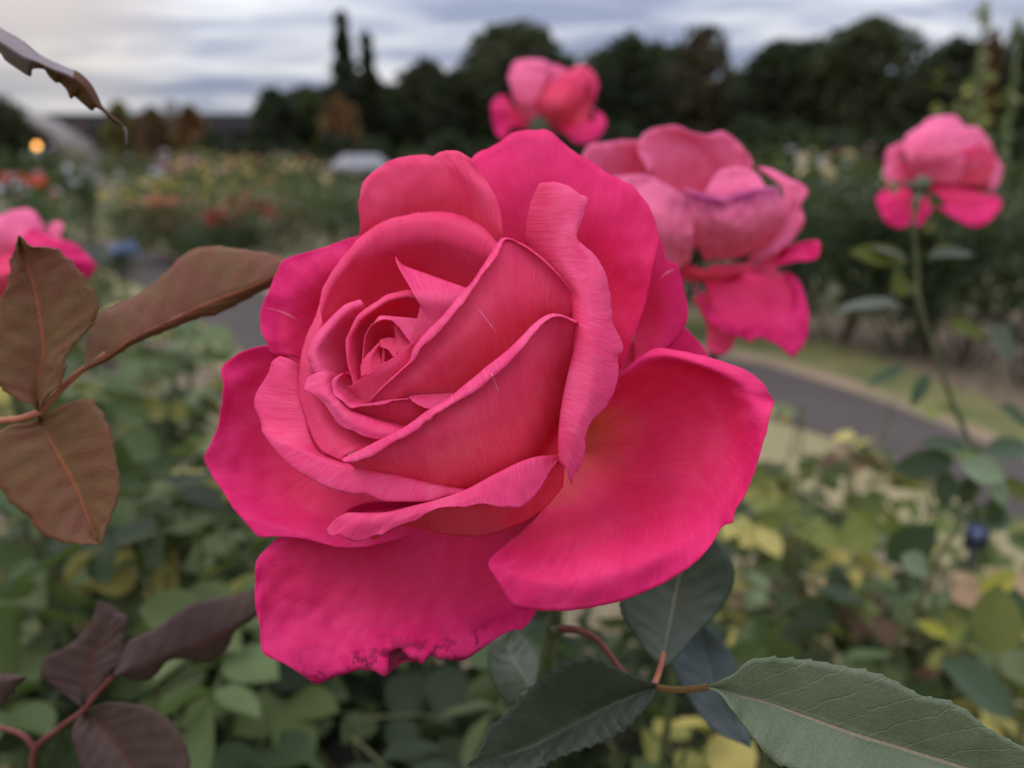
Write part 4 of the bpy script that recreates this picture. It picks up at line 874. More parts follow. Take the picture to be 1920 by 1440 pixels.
c = k.mix(k.ramp(n1, 0.35, 0.62), (0.085, 0.105, 0.035), (0.17, 0.155, 0.065)); c = k.mix(k.ramp(n2, 0.45, 0.7, 0, 0.5), c, (0.30, 0.25, 0.13))
VERGE = k.finish(c, 0.9, 0.1, 0.0, None, k.bump(n2, 0.8, 0.01))
k = NT("dry_grass"); geo = k.n("TexCoord").outputs["Object"]
n1 = k.noise(geo, 2.0, 5, 0.65); n2 = k.noise(geo, 80, 3, 0.6)
c = k.mix(k.ramp(n1, 0.35, 0.65), (0.21, 0.185, 0.095), (0.26, 0.215, 0.125)); c = k.mix(k.ramp(n2, 0.45, 0.7, 0, 0.4), c, (0.20, 0.19, 0.07))
DRY = k.finish(c, 0.9, 0.1, 0.0, None, k.bump(n2, 0.8, 0.01))
k = NT("path_edge_earth"); geo = k.n("TexCoord").outputs["Object"]
n1 = k.noise(geo, 3, 5, 0.65)
EARTH = k.finish(k.mix(k.ramp(n1, 0.35, 0.65), (0.25, 0.18, 0.125), (0.19, 0.15, 0.09)), 0.9, 0.1, 0, None, k.bump(n1, 0.6, 0.01))
far_e = [(60,425),(215,460),(330,485),(430,520),(560,575),(750,625),(960,650),(1340,668),(1620,745),(1960,880)]
near_e = [(40,455),(200,510),(300,560),(400,622),(500,690),(700,760),(960,775),(1440,785),(1640,868),(1960,1020)]
up = lambda e, a, b: [(x, y - a - (b - a) * i / (len(e) - 1)) for i, (x, y) in enumerate(e)]
sheet("path", far_e, near_e, 0.012, ASPH)
sheet("path_edge", up(far_e, 5, 24), far_e, 0.008, EARTH)
sheet("verge", up(far_e, 22, 88), up(far_e, 4, 20), 0.004, VERGE)
sheet("verge", near_e, up(near_e, -22, -150), 0.006, DRY)

# ================================================================== foliage builders
def leaflet_template(nu=6, nc=5, w=0.34, fold=0.25, droop=0.18):
    V = []; 
    for i in range(nu):
        t = i / (nu - 1)
        wd = w * (math.sin(math.pi * t ** 0.85) ** 0.75 if 0 < t < 1 else 0.0)
        for j in range(nc):
            s = (j / (nc - 1) - 0.5) * 2
            V.append((t, s * wd, fold * abs(s) * wd - droop * t * t + 0.02 * math.sin(t * 9) * abs(s)))
    return np.array(V), gridfaces(nu, nc), np.array([(i / (nu - 1), j / (nc - 1)) for i in range(nu) for j in range(nc)])
LT = leaflet_template()
LT_LOW = leaflet_template(3, 3, 0.36, 0.3, 0.15)
def frames(d, nrm):
    d = d / (np.linalg.norm(d, axis=1)[:, None] + 1e-9)
    y = np.cross(nrm, d); y /= np.linalg.norm(y, axis=1)[:, None] + 1e-9
    z = np.cross(d, y)
    return d, y, z
def scatter(tpl, pos, d, nrm, size, col, wid=None):
    V, F, UV = tpl
    x, y, z = frames(d, nrm)
    n = len(pos); s = size[:, None, None]
    wy = 1.0 if wid is None else wid[:, None, None]
    W = pos[:, None, :] + s * (V[None, :, 0:1] * x[:, None] + V[None, :, 1:2] * wy * y[:, None] + V[None, :, 2:3] * z[:, None])
    FF = (F[None] + (np.arange(n) * len(V))[:, None, None]).reshape(-1, F.shape[1])
    CC = np.repeat(col, len(V), 0)
    UU = np.tile(UV, (n, 1))
    return W.reshape(-1, 3), FF, CC, UU
PAL = {
 'blue':   [(0.064,0.092,0.034),(0.088,0.118,0.046),(0.112,0.140,0.060),(0.042,0.062,0.026)],
 'green':  [(0.062,0.088,0.026),(0.080,0.105,0.032),(0.050,0.070,0.022)],
 'lime':   [(0.115,0.145,0.038),(0.145,0.170,0.048),(0.085,0.112,0.032)],
 'yellow': [(0.17,0.19,0.045),(0.22,0.21,0.055),(0.36,0.30,0.08),(0.42,0.36,0.11)],
 'tan':    [(0.34,0.24,0.12),(0.30,0.19,0.11)],
 'brown':  [(0.09,0.05,0.03),(0.12,0.06,0.04)],
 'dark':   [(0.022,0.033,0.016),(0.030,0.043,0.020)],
 'mauve':  [(0.10,0.075,0.075),(0.075,0.05,0.05)],
 'pale':   [(0.17,0.22,0.12),(0.20,0.25,0.13)],
}
def pick(rng, mix):
    r = rng.random(); s = 0
    for kx, p in mix:
        s += p
        if r < s: break
    c = np.array(PAL[kx][rng.integers(len(PAL[kx]))])
    return c * (0.8 + 0.4 * rng.random())
def near_bush(name, label, x, y, r, h0, h1, nst, nlf, lsz, mix, seed, group=None, miny=0.30, cone=None, pairs=(2, 3)):
    rng = np.random.default_rng(seed)
    t = thing(name, label, "rose bush", (x, y, 0), group)
    pos = []; dr = []; nr = []; sz = []; cl = []; st = []
    for s in range(nst):
        a = rng.random() * 2 * math.pi; rad = r * math.sqrt(rng.random())
        top = np.array([x + rad * math.cos(a), y + rad * math.sin(a), h0 + (h1 - h0) * rng.random()])
        bot = np.array([x + 0.25 * rad * math.cos(a), y + 0.25 * rad * math.sin(a), 0.0])
        mid = (top + bot) / 2 + np.append(rng.normal(0, 0.03, 2), 0)
        pth = resample([bot, mid, top], 16)
        st.append(tube(pth, [0.0045, 0.0025, 0.0012], 6))
        phi = rng.random() * 6.28
        for q in range(nlf):
            f = 1 - 0.62 * q / nlf
            o = pth[0] + 0
            idx = f * 15; i0 = min(int(idx), 14)
            o = pth[i0] + (pth[i0 + 1] - pth[i0]) * (idx - i0)
            phi += 2.4 + rng.normal(0, .3)
            hd = np.array([math.cos(phi), math.sin(phi), 0.25 - 0.35 * rng.random()])
            hd /= np.linalg.norm(hd)
            L = lsz * (1.9 + 0.8 * rng.random()) * (0.75 if q == 0 else 1)
            base = pick(rng, mix)
            side = np.cross(hd, [0, 0, 1]); side /= np.linalg.norm(side)
            nv_ = np.array([0, -.15, 1.0]) + rng.normal(0, .55, 3)
            st.append(tube(np.array([o, o + hd * L * .5 - [0, 0, .001], o + hd * L - [0, 0, .004]]), [0.0011, 0.0007], 4))
            npair = rng.integers(pairs[0], pairs[1])
            for p_ in range(npair):
                fp = 1 - 0.42 * (p_ + 0.35) if npair > 1 else .6
                for sg in (-1, 1):
                    pos.append(o + hd * L * fp - [0, 0, .002]); dr.append(side * sg + hd * 0.55 + [0, 0, rng.normal(-.12, .25)])
                    nr.append(nv_ + rng.normal(0, .28, 3)); sz.append(lsz * (0.8 + .3 * rng.random())); cl.append(base * (0.85 + .3 * rng.random()))
            pos.append(o + hd * L); dr.append(hd + [0, 0, rng.normal(-.3, .25)]); nr.append(nv_ + rng.normal(0, .2, 3)); sz.append(lsz * (1 + .3 * rng.random())); cl.append(base)
    pos, dr, nr, sz, cl = (np.array(q) for q in (pos, dr, nr, sz, cl))
    keep = pos[:, 1] > miny
    if cone is not None: keep &= cone(pos)
    pos, dr, nr, sz, cl = (q[keep] for q in (pos, dr, nr, sz, cl))
    W, F, C, U = scatter(LT, pos, dr, nr, sz, cl, 0.85 + 0.4 * rng.random(len(pos)))
    L0 = np.array([x, y, 0])
    link("foliage", mesh("foliage", W - L0, F, [FOLIAGE], U, C), t)
    v, f = merge(st)
    if cone is not None: pass
    link("cane", mesh("cane", v - L0, f, [STEM_OLIVE]), t)
    return t
# --- the bushes round the photographer's feet
gB = [('blue', .58), ('green', .16), ('yellow', .08), ('dark', .18)]
gL = [('blue', .55), ('green', .15), ('yellow', .17), ('mauve', .05), ('tan', .08)]
gD = [('dark', .68), ('blue', .26), ('mauve', .06)]  # mostly dark leaves: the shade under the bloom is put into their colour
gR = [('blue', .24), ('lime', .28), ('yellow', .30), ('tan', .07), ('brown', .04), ('pale', .07)]
gM = [('dark', .50), ('blue', .46), ('mauve', .04)]  # half the leaves darkened in colour to stand for shade below the plant
G1 = "rose bushes in front of the camera"
def below(a, b):
    # keep leaves under the line of sight of the bloom's surroundings: z below a + b*y
    return lambda p: p[:, 2] < a + b * p[:, 1]
near_bush("rose_bush", "leafy green rose bush at the lower left, under the bronze leaves", -0.275, 0.47, 0.15, 0.78, 0.90, 27, 9, 0.0377, gB, 1, G1)
near_bush("rose_bush", "rose bush with blue green leaves left of the lowest petal", -0.08, 0.50, 0.15, 0.74, 0.85, 21, 9, 0.0377, gM, 2, G1)
near_bush("rose_bush", "rose bush at the left between the bronze leaves and the path", -0.50, 0.92, 0.16, 0.74, 0.885, 27, 9, 0.0377, gL, 3, G1)
near_bush("rose_bush", "yellowing rose bush just left of the big bloom, before the path", -0.40, 1.10, 0.18, 0.50, 0.68, 16, 8, 0.0369, gL, 4, G1)
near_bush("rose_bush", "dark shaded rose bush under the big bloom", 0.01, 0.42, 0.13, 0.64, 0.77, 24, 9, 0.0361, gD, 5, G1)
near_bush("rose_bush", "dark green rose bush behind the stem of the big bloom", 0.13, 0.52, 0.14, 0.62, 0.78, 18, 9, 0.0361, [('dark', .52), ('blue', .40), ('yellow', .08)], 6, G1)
near_bush("rose_bush", "sparse yellow green rose bush right of the big bloom", 0.35, 0.84, 0.20, 0.69, 0.80, 24, 8, 0.0295, gR, 7, G1)
near_bush("rose_bush", "rose bush with yellow leaves at the lower right, behind the broad grey leaf", 0.34, 0.56, 0.15, 0.62, 0.77, 18, 8, 0.0328, gR, 8, G1)
near_bush("rose_bush", "rose bush with pale yellow leaves in the lower right corner", 0.50, 0.72, 0.14, 0.60, 0.75, 16, 8, 0.0328, gR, 9, G1)
near_bush("rose_bush", "low rose bush at the left edge behind the pink rose", -0.80, 1.30, 0.28, 0.7, 0.88, 21, 8, 0.0369, gL, 10, G1)

# single leaves on the thin rose stem at the right, each where the photo shows it
def stem_leaves(t, items, d, seed):
    rng = np.random.default_rng(seed); pos = []; dr = []; nr = []; sz = []; cl = []; wd = []
    for x, y, L, ang, w_, col, tilt, dd in items:
        a = math.radians(ang)
        p0 = at(x, y, d + dd); p1 = at(x + 60 * math.cos(a), y - 60 * math.sin(a), d + dd)
        pos.append(p0); dr.append((p1 - p0) / np.linalg.norm(p1 - p0) + np.array([0, rng.normal(0, .2), 0]))
        nr.append(np.array([rng.normal(0, .15), -math.sin(math.radians(tilt)), math.cos(math.radians(tilt))]))
        sz.append(L * (d + dd) / FPX); wd.append(w_ * .68); cl.append(np.array(col))
    A = [np.array(q) for q in (pos, dr, nr, sz, cl, wd)]
    for i in range(len(pos)):
        W, F, C, U = scatter(LT, *(q[i:i+1] for q in A))
        link("leaf", mesh("leaf", W - np.array(t.location), F, [FOLIAGE], U, C), t)
BGc, DKc, PLc, YGc, YLc, GYc = (0.065,0.095,0.055), (0.030,0.046,0.024), (0.19,0.24,0.14), (0.10,0.11,0.022), (0.36,0.33,0.05), (0.115,0.125,0.10)
stem_leaves(r4, [
 (1695,575,135,175,0.9,GYc,10,.0),(1692,560,60,100,1.2,YGc,70,.01),(1700,490,70,150,.9,GYc,15,0),(1700,492,110,165,.9,YGc,60,.01),(1740,485,110,10,.8,GYc,20,0),(1745,480,60,20,1.2,YGc,60,.01),
 (1775,602,80,-20,.9,YGc,60,.02),(1850,610,90,-45,1.3,GYc,40,.02),
 (1700,690,80,-160,.8,BGc,20,.02),(1740,700,70,-120,.8,BGc,40,.02),(1870,760,80,-30,.9,BGc,40,.03),
 (1815,845,90,165,.9,BGc,30,.03),(1790,862,110,190,1.1,DKc,55,.03),(1775,880,75,-105,1.3,DKc,75,.03),(1822,890,65,-110,1.4,DKc,75,.035),(1800,870,85,-10,1.5,PLc,55,.02),(1845,850,100,10,1.1,BGc,40,.025),
 (1850,885,75,-60,1.1,PLc,55,.02),(1870,900,80,-25,1.0,YGc,50,.03),(1860,930,70,-80,1.2,DKc,70,.03),(1835,985,90,5,.9,BGc,40,.03),
 (1660,1050,110,45,1.6,DKc,70,.05),(1690,1040,60,-30,1.7,PLc,60,.03),(1900,1100,90,-95,1.5,BGc,75,.05),(1835,1110,85,25,1.1,YLc,60,.04),
 (1855,1230,140,70,1.5,YGc,75,-.02),(1780,1190,60,160,1.0,YLc,60,.04),(1760,1240,190,-30,1.0,BGc,35,-.05),(1700,1290,120,-35,1.6,DKc,70,-.02)], D4, 5)
# ================================================================== flower beds beyond
def flower_mesh(name, col, size):
    rng = np.random.default_rng(abs(hash(name)) % 1000 if False else len(name))
    V = []; F = []; o = 0
    for ring, (n, tilt, L, w_) in enumerate(((5, 75, .55, .55), (6, 48, .85, .7), (7, 18, 1.0, .75))):
        for i in range(n):
            a = 2 * math.pi * (i + .5 * ring) / n; tl = math.radians(tilt)
            d = np.array([math.cos(a) * math.cos(tl), math.sin(a) * math.cos(tl), math.sin(tl)])
            s = np.array([-math.sin(a), math.cos(a), 0])
            up_ = np.cross(d, s) * -1
            for r_ in range(4):
                q = r_ / 3
                ww = w_ * .5 * math.sin(math.pi * (.12 + .7 * q))
                for c_ in (-1, 0, 1):
                    V.append(size * .5 * (d * L * q + s * ww * c_ + np.array([0, 0, 1]) * (.15 * abs(c_) * ww + .12 * q * q)))
            F.append(gridfaces(4, 3) + o); o += 12
    k = NT(name); geo = k.n("TexCoord").outputs["Object"]
    n_ = k.noise(geo, 120, 3, .6)
    m = k.finish(k.mix(k.ramp(n_, .3, .7), col, tuple(x * .8 for x in col)), .6, .2, .3)
    return mesh(name, np.array(V), np.vstack(F), [m])
FL = {kx: flower_mesh("bloom_" + kx, c, s) for kx, c, s in (
    ('cream', (0.80, 0.68, 0.42), .085), ('white', (0.78, 0.78, 0.80), .085), ('yellow', (0.72, 0.58, 0.14), .085), ('red', (0.42, 0.02, 0.03), .085),
    ('pink', (0.70, 0.30, 0.38), .085), ('coral', (0.70, 0.20, 0.13), .09), ('peach', (0.72, 0.42, 0.24), .085), ('orange', (0.75, 0.14, 0.05), .1), ('blue', (0.26, 0.34, 0.52), .09))}
BM = {'dk': [(0.030,0.045,0.020),(0.040,0.055,0.024),(0.024,0.036,0.018)], 'md': [(0.055,0.078,0.030),(0.075,0.095,0.036),(0.042,0.062,0.026)],
      'ol': [(0.095,0.105,0.035),(0.12,0.12,0.045),(0.07,0.08,0.03)], 'yl': [(0.24,0.23,0.05),(0.17,0.18,0.05),(0.10,0.10,0.045)], 'rd': [(0.14,0.045,0.03),(0.10,0.05,0.03),(0.07,0.06,0.03)]}
def bed_bush(x, y, r, h, label, group, seed, tint='md', n=700, lsz=0.055, fl=None, nf=0, low=0.12, cat="rose bush", name="rose_bush", top_only=True, box=None):
    rng = np.random.default_rng(seed)
    t = thing(name, label, cat, (x, y, 0), group)
    nb2 = 7
    cen = np.stack([rng.normal(0, r * .42, nb2), rng.normal(0, r * .42, nb2), h * (.42 + .33 * rng.random(nb2))], -1)
    rad = np.array([r * (.42 + .3 * rng.random()) for _ in range(nb2)])
    w_ = rng.integers(0, nb2, n)
    u = rng.normal(0, 1, (n, 3)); u /= np.linalg.norm(u, axis=1)[:, None]
    rr = rng.random(n) ** .45
    sc = np.stack([rad[w_], rad[w_], np.minimum(h * .38, h - cen[w_, 2])], -1)
    pos = cen[w_] + u * rr[:, None] * sc
    pos[:, 2] = np.clip(pos[:, 2], low * h, None)
    d = rng.normal(0, 1, (n, 3)); d[:, 2] -= .2
    nr = u * .6 + rng.normal(0, .5, (n, 3)); nr[:, 2] += .7
    pal = np.array(BM[tint]); cl = pal[rng.integers(0, len(pal), n)] * (.75 + .5 * rng.random((n, 1)))
    W, F, C, U = scatter(LT_LOW, pos, d, nr, lsz * (.7 + .6 * rng.random(n)), cl)
    link("foliage", mesh("foliage", W, F, [FOLIAGE], U, C), t)
    st = []
    for i in range(nb2):
        st.append(tube(resample([np.array([cen[i, 0] * .2, cen[i, 1] * .2, 0]), np.array([cen[i, 0] * .7, cen[i, 1] * .7, cen[i, 2] * .5]), cen[i]], 7), [0.011, 0.005], 5))
    v, f = merge(st); link("cane", mesh("cane", v, f, [BARK]), t)
    if fl:
        tops = pos[np.argsort(-(pos[:, 2] - .35 * h * (rng.random(n))))][: max(nf * 5, 8)]
        for i in range(nf):
            kx = fl[i % len(fl)]
            p = tops[rng.integers(len(tops))] + np.array([0, 0, .03 + .05 * rng.random()])
            p[1] -= .06 * rng.random()
            o = link("bloom", FL[kx], t, tuple(p))
            a = rng.normal(0, .5, 2); o.rotation_euler = (.35 + a[0], a[1], rng.random() * 6)
            s_ = .8 + .5 * rng.random(); o.scale = (s_, s_, s_)
    return t
rg = random.Random(7)
GR = "dark rose bushes in the bed across the path"
# first bed across the path, right side: a dark hedge-like row with cream blooms
for i, (px, py) in enumerate(((830,625),(960,622),(1090,622),(1220,624),(1350,628),(1470,634),(1580,642),(1700,662),(1820,690),(1940,725),(2070,770))):
    g = gnd(px, py)
    g[1] += .1 * rg.random()
    fl = ['cream'] if px in (1470, 1580) else None
    lab = "dark rose bush with cream blooms across the path" if fl else "dark green rose bush in the row across the path"
    bed_bush(g[0], g[1], .42, 1.02 + .10 * rg.random(), lab, GR, 100 + i, 'dk', 900, .06, fl, 4 if fl else 0)
for i, (px, d, h, tint, fl, nf) in enumerate(((1000,6.2,1.20,'dk',None,0),(1150,6.4,1.18,'md',None,0),(1290,6.2,1.28,'md',None,0),(1400,6.0,1.3,'ol',None,0),(1520,6.3,1.14,'dk',['cream','white'],12),(1640,6.0,1.12,'dk',['cream'],2),(1760,5.6,1.14,'md',None,0),(1880,5.4,1.2,'md',None,0),(2000,5.2,1.2,'ol',None,0),(870,6.6,1.05,'dk',None,0),(740,7.2,1.0,'dk',None,0))):
    x = (px - 960) / FPX * d
    lab = "rose bush with a cluster of cream blooms behind the dark row" if nf > 5 else ("olive green rose bush rising behind the dark row" if tint == 'ol' else "green rose bush in the second row across the path")
    bed_bush(x, d, .5, h, lab, "rose bushes in the second row across the path", 140 + i, tint, 900, .06, fl, nf)
# tall straggling yellow green bush and thin shoots at the upper right
x = (1765 - 960) / FPX * 4.4
bed_bush(x, 4.4, .34, 1.66, "tall straggly rose bush with yellow green leaves, upper right", None, 180, 'yl', 320, .075, None, 0, .45)
def shoot(px, py, d, label, seed):
    rng = np.random.default_rng(seed)
    top = at(px, py, d); x, y = top[0], top[1]
    t = thing("rose_shoot", label, "shoot", (x, y, 0), "tall rose shoots against the sky")
    pth = resample([np.array([x + .14, y, 0]), np.array([x + .06, y, 1.0]), top], 14)
    v, f = tube(pth, [.014, .011, .009], 7)
    link("stem", mesh("stem", v - np.array([x, y, 0]), f, [plain("shoot_green", (0.16, 0.19, 0.08), (0.20, 0.22, 0.11), 60, .6, .2)]), t)
    n = 22
    f_ = 1 - rng.random(n) ** .7 * .45
    f_[:8] = 1.0
    pos = np.stack([np.interp(f_ * 13, np.arange(14), pth[:, i]) for i in range(3)], -1)
    d_ = rng.normal(0, 1, (n, 3)); d_[:, 2] -= .1; nr = rng.normal(0, .6, (n, 3)); nr[:, 2] += .6
    pal = np.array([(0.20,0.22,0.08),(0.26,0.26,0.10),(0.14,0.17,0.06)])
    W, F, C, U = scatter(LT, pos, d_, nr, .085 * (.7 + .6 * rng.random(n)), pal[rng.integers(0, 3, n)])
    link("foliage", mesh("foliage", W - np.array([x, y, 0]), F, [FOLIAGE], U, C), t)
shoot(1846, 28, 4.9, "tall thin rose shoot with a leafy tip against the sky", 1)
shoot(1912, 50, 5.0, "thin rose shoot at the right edge, its tip just below the taller one", 2)
# beds on the left, beyond the path
GL = "flowering rose bushes in the left beds"
def lb(px, d, r, h, tint, fl, nf, label, seed, n=700, group=GL, lsz=.06):
    bed_bush((px - 960) / FPX * d, d, r, h, label, group, seed, tint, n, lsz, fl, nf)
lb(345, 9.6, .62, .92, 'md', ['yellow','yellow','cream'], 34, "round rose bush covered in pale yellow blooms, left of the bloom", 201)
lb(268, 9.8, .40, .72, 'ol', ['yellow'], 10, "small rose bush with yellow blooms beside the round yellow one", 202)
lb(365, 8.6, .6, .70, 'rd', ['peach','coral'], 16, "rose bush with dull coral blooms below the yellow bush", 203)
lb(470, 8.3, .45, .72, 'dk', ['red'], 22, "rose bush with dark red blooms left of the big bloom", 204)
lb(300, 8.4, .55, .5, 'dk', None, 0, "low dark rose bush along the far path edge", 205)
lb(400, 7.9, .5, .5, 'dk', ['red'], 4, "low dark rose bush with a few red blooms at the path", 206)
lb(600, 8.2, .6, 1.0, 'ol', ['peach','cream'], 6, "tall olive rose bush with a few peach blooms by the big bloom", 207)
lb(540, 9.4, .6, 1.08, 'ol', ['peach','yellow'], 10, "rose bush with scattered peach and yellow blooms", 208)
lb(680, 8.0, .6, 1.05, 'dk', None, 0, "dark rose bush half hidden by the big bloom", 209)
lb(360, 14.5, .9, 1.12, 'md', ['pink'], 34, "rose bush with dusky pink blooms beyond the yellow bush", 210)
lb(440, 13, .9, 1.1, 'ol', ['yellow','peach'], 26, "rose bush with yellow and peach blooms beyond the red ones", 211)
lb(520, 13, .9, 1.15, 'ol', ['cream','peach'], 22, "rose bush with cream and peach blooms in the far bed", 212)
lb(610, 12, .9, 1.12, 'md', ['cream','peach'], 16, "rose bush with few cream blooms in the far bed", 213)
lb(290, 12, .5, .95, 'md', ['white'], 10, "rose bush with white blooms behind the yellow bush", 214)
lb(185, 11, .34, .95, 'dk', ['white'], 8, "narrow rose bush with white blooms beside the pale strip", 215)
lb(25, 6.5, .42, .96, 'md', ['orange','coral','white'], 12, "rose bush with orange and white blooms above the left pink rose", 216)
lb(110, 8.2, .5, .9, 'md', ['pink','white'], 10, "rose bush with pink and white blooms near the left edge", 217)
lb(95, 5.0, .38, .72, 'md', None, 0, "green rose bush behind the left pink rose", 218)
lb(150, 4.2, .3, .62, 'ol', None, 0, "low olive rose bush beside the path at left", 219)
bed_bush((218 - 960) / FPX * 7.2, 7.2, .17, .30, "clump of pale blue flowers on the path edge at left", None, 220, 'md', 160, .05, ['blue'], 16, cat="flower clump", name="flower_clump")
GF = "small rose bushes far across the garden"
for i in range(34):
    d = 17 + 22 * rg.random(); px = rg.choice([rg.uniform(-40, 760), rg.uniform(-40, 760), rg.uniform(700, 2000)])
    lb(px, d, 1.0, 1.15 + .4 * rg.random(), rg.choice(['md', 'ol', 'dk', 'ol']), rg.choice([None, ['white'], ['peach', 'cream'], ['yellow'], ['pink']]), 8, "small blurred rose bush far across the garden", 300 + i, 420, GF, .10)

# ================================================================== trees
def tree(px, ytop, wpx, d, label, seed, cols, kind='round', n=3200, base=0.08, group=None, lsz=None, cat="tree", name="tree"):
    rng = np.random.default_rng(seed)
    x = (px - 960) / FPX * d; y = d
    hz = 720 - FPX * math.tan(PITCH)
    H = CAMH + (hz - ytop) / FPX * d / math.cos(PITCH) * 1.0
    R = wpx / FPX * d / 2
    t = thing(name, label, cat, (x, y, 0), group)
    lsz = lsz or .0075 * d
    if kind == 'cone':
        hh = rng.random(n) ** .75; z = H * (base + (1 - base) * (1 - hh)); prof = R * 1.25 * hh ** .85 * (.66 + .34 * np.sin(hh * 26 + np.floor(hh * 9) * 1.9))
        a = rng.random(n) * 6.283; q = rng.random(n) ** .4
        pos = np.stack([prof * q * np.cos(a), prof * q * np.sin(a), z], -1); u = np.stack([np.cos(a), np.sin(a), .3 + 0 * a], -1)
    else:
        # a domed, lumpy crown that reaches down to the hedge line
        nb2 = 9
        a_ = rng.random(n) * 6.283; f = base + (1 - base) * rng.random(n) ** .8
        prof = np.where(f > .42, np.sqrt(np.clip(1 - ((f - .42) / .58) ** 2, 0, 1)), .80 + .20 * f / .42)
        lump = np.array([mnoise.noise(Vector((math.cos(aa) * 1.7 + seed, math.sin(aa) * 1.7, ff * 4.2))) for aa, ff in zip(a_, f)])
        q = np.clip(1 - rng.random(n) ** 2.2 * .9, 0, 1) * (0.90 + .26 * lump)
        pos = np.stack([R * prof * q * np.cos(a_), R * prof * q * np.sin(a_), H * f * (1 + .07 * lump)], -1)
        u = np.stack([prof * np.cos(a_), prof * np.sin(a_), f - .35], -1)
        th = np.arange(nb2) * 2.4; zc = H * (.5 + .3 * rng.random(nb2))
        cen = np.stack([R * .6 * np.cos(th), R * .6 * np.sin(th), zc], -1)
    dd = rng.normal(0, 1, (n, 3)); nr = u + rng.normal(0, .6, (n, 3)); nr[:, 2] += .4
    pal = np.array(cols); cl = pal[rng.integers(0, len(pal), n)] * (.65 + .7 * rng.random((n, 1)))
    W, F, C, U = scatter(LT_LOW, pos, dd, nr, lsz * (.6 + .8 * rng.random(n)), cl, np.full(n, 1.5))
    link("crown", mesh("crown", W, F, [FAR_FOL], U, C), t)
    parts = [tube(resample([(0, 0, 0), (.02 * R, 0, H * .4), (0, .02 * R, H * (.9 if kind == 'cone' else .68))], 9), [.035 * H, .02 * H, .006 * H], 8)]
    if kind != 'cone':
        for i in range(5):
            parts.append(tube(resample([np.array([0, 0, H * .28]), cen[i] * [.5, .5, .8], cen[i]], 6), [.014 * H, .004 * H], 6))
    v, f = merge(parts); link("trunk", mesh("trunk", v, f, [BARK]), t)
    return t
DK = [(0.010,0.014,0.007),(0.016,0.020,0.009),(0.022,0.025,0.010)]
MG = [(0.020,0.026,0.010),(0.030,0.034,0.012),(0.040,0.042,0.015)]
OR = [(0.22,0.085,0.03),(0.17,0.075,0.03),(0.12,0.07,0.03)]
BR = [(0.055,0.042,0.022),(0.075,0.05,0.026),(0.04,0.035,0.018)]
tree(968, 88, 270, 60, "broad round dark tree behind the upper pink rose", 1, MG, n=5200)
tree(1168, 108, 170, 62, "dark tree just right of the broad round one, with a small pointed top", 2, DK, n=3600)
tree(1290, 96, 150, 66, "brownish bare looking tree between the dark crowns", 3, BR, n=1700, base=.2)
tree(1420, 118, 170, 60, "dark tree left of the widest crown", 4, DK, n=3600)
tree(1570, 86, 290, 58, "widest dark green domed tree right of centre", 5, MG, n=5600)
tree(1738, 116, 190, 60, "low dark tree right of the domed one", 6, DK, n=3600)
tree(1868, 98, 190, 52, "dark tree at the right edge behind the tall shoots", 7, DK, n=3600)
tree(1792, 104, 46, 50, "small rusty red tree top at the right", 8, [(0.12,0.04,0.02),(0.09,0.04,0.02)], n=700)
tree(2010, 110, 220, 56, "dark tree beyond the right edge", 9, DK, n=2600)
tree(666, 68, 100, 58, "tall narrow conifer left of centre", 10, DK, 'cone', 2600)
tree(708, 98, 70, 60, "shorter slim conifer beside the tall narrow one", 11, DK, 'cone', 1500)
tree(700, 168, 200, 64, "dark bushy tree under the two conifers", 12, DK, n=3600)
tree(800, 150, 150, 68, "dark brownish tree between the conifers and the round tree", 13, [(0.03,0.026,0.014),(0.02,0.02,0.01)], n=2600)
tree(860, 165, 120, 58, "dark tree at the left foot of the broad round one", 14, DK, n=2600)
tree(540, 192, 100, 58, "small round dark tree at the end of the long roof", 15, DK, n=1900)
tree(612, 205, 70, 60, "small olive tree left of the conifers", 19, MG, n=1200)
tree(656, 205, 74, 44, "orange autumn tree below the tall conifer", 16, OR, 'round', 1500)
tree(388, 216, 64, 42, "rusty orange tree in front of the long dark roof", 17, OR, n=1100)
tree(318, 222, 70, 46, "reddish brown tree left of the rusty orange one", 20, [(0.14,0.055,0.025),(0.10,0.06,0.03)], n=1000)
tree(262, 212, 60, 50, "yellowish olive tree above the roof at left", 18, [(0.16,0.13,0.04),(0.10,0.09,0.03)], n=900)
tree(5, 112, 90, 24, "dark pointed conifer at the left edge", 21, DK, 'cone', 2600)
tree(10, 185, 190, 26, "dark spreading tree at the left edge below the conifer tip", 22, MG, n=3200)
for i in range(17):
    tree(600 + 85 * i + 20 * math.sin(i * 2.1), (142 if i > 3 else 186) + 22 * math.sin(i * 1.7) + 10 * math.sin(i * 4.3), 190, 70 + 2 * (i % 3), "dark tree in the wood that closes the garden", 80 + i, DK if i % 3 else MG, n=1900, base=.02, group="dark trees of the wood behind")
for i in range(9):
    tree(430 + 70 * i, 262 + 10 * (i % 3), 110, 40 + 3 * (i % 2), "dark clipped shrub in the line before the trees", 40 + i, DK, n=900, base=.03, group="dark shrubs before the trees", cat="shrub", name="shrub")
for i in range(12):
    tree(1060 + 80 * i, 236 + 9 * (i % 4), 130, 30 + 3 * (i % 3), "dark leafy shrub below the trees at right", 60 + i, [(0.02,0.027,0.012),(0.03,0.038,0.016),(0.014,0.018,0.008)], n=1100, base=.03, group="dark shrubs below the right hand trees", cat="shrub", name="shrub")

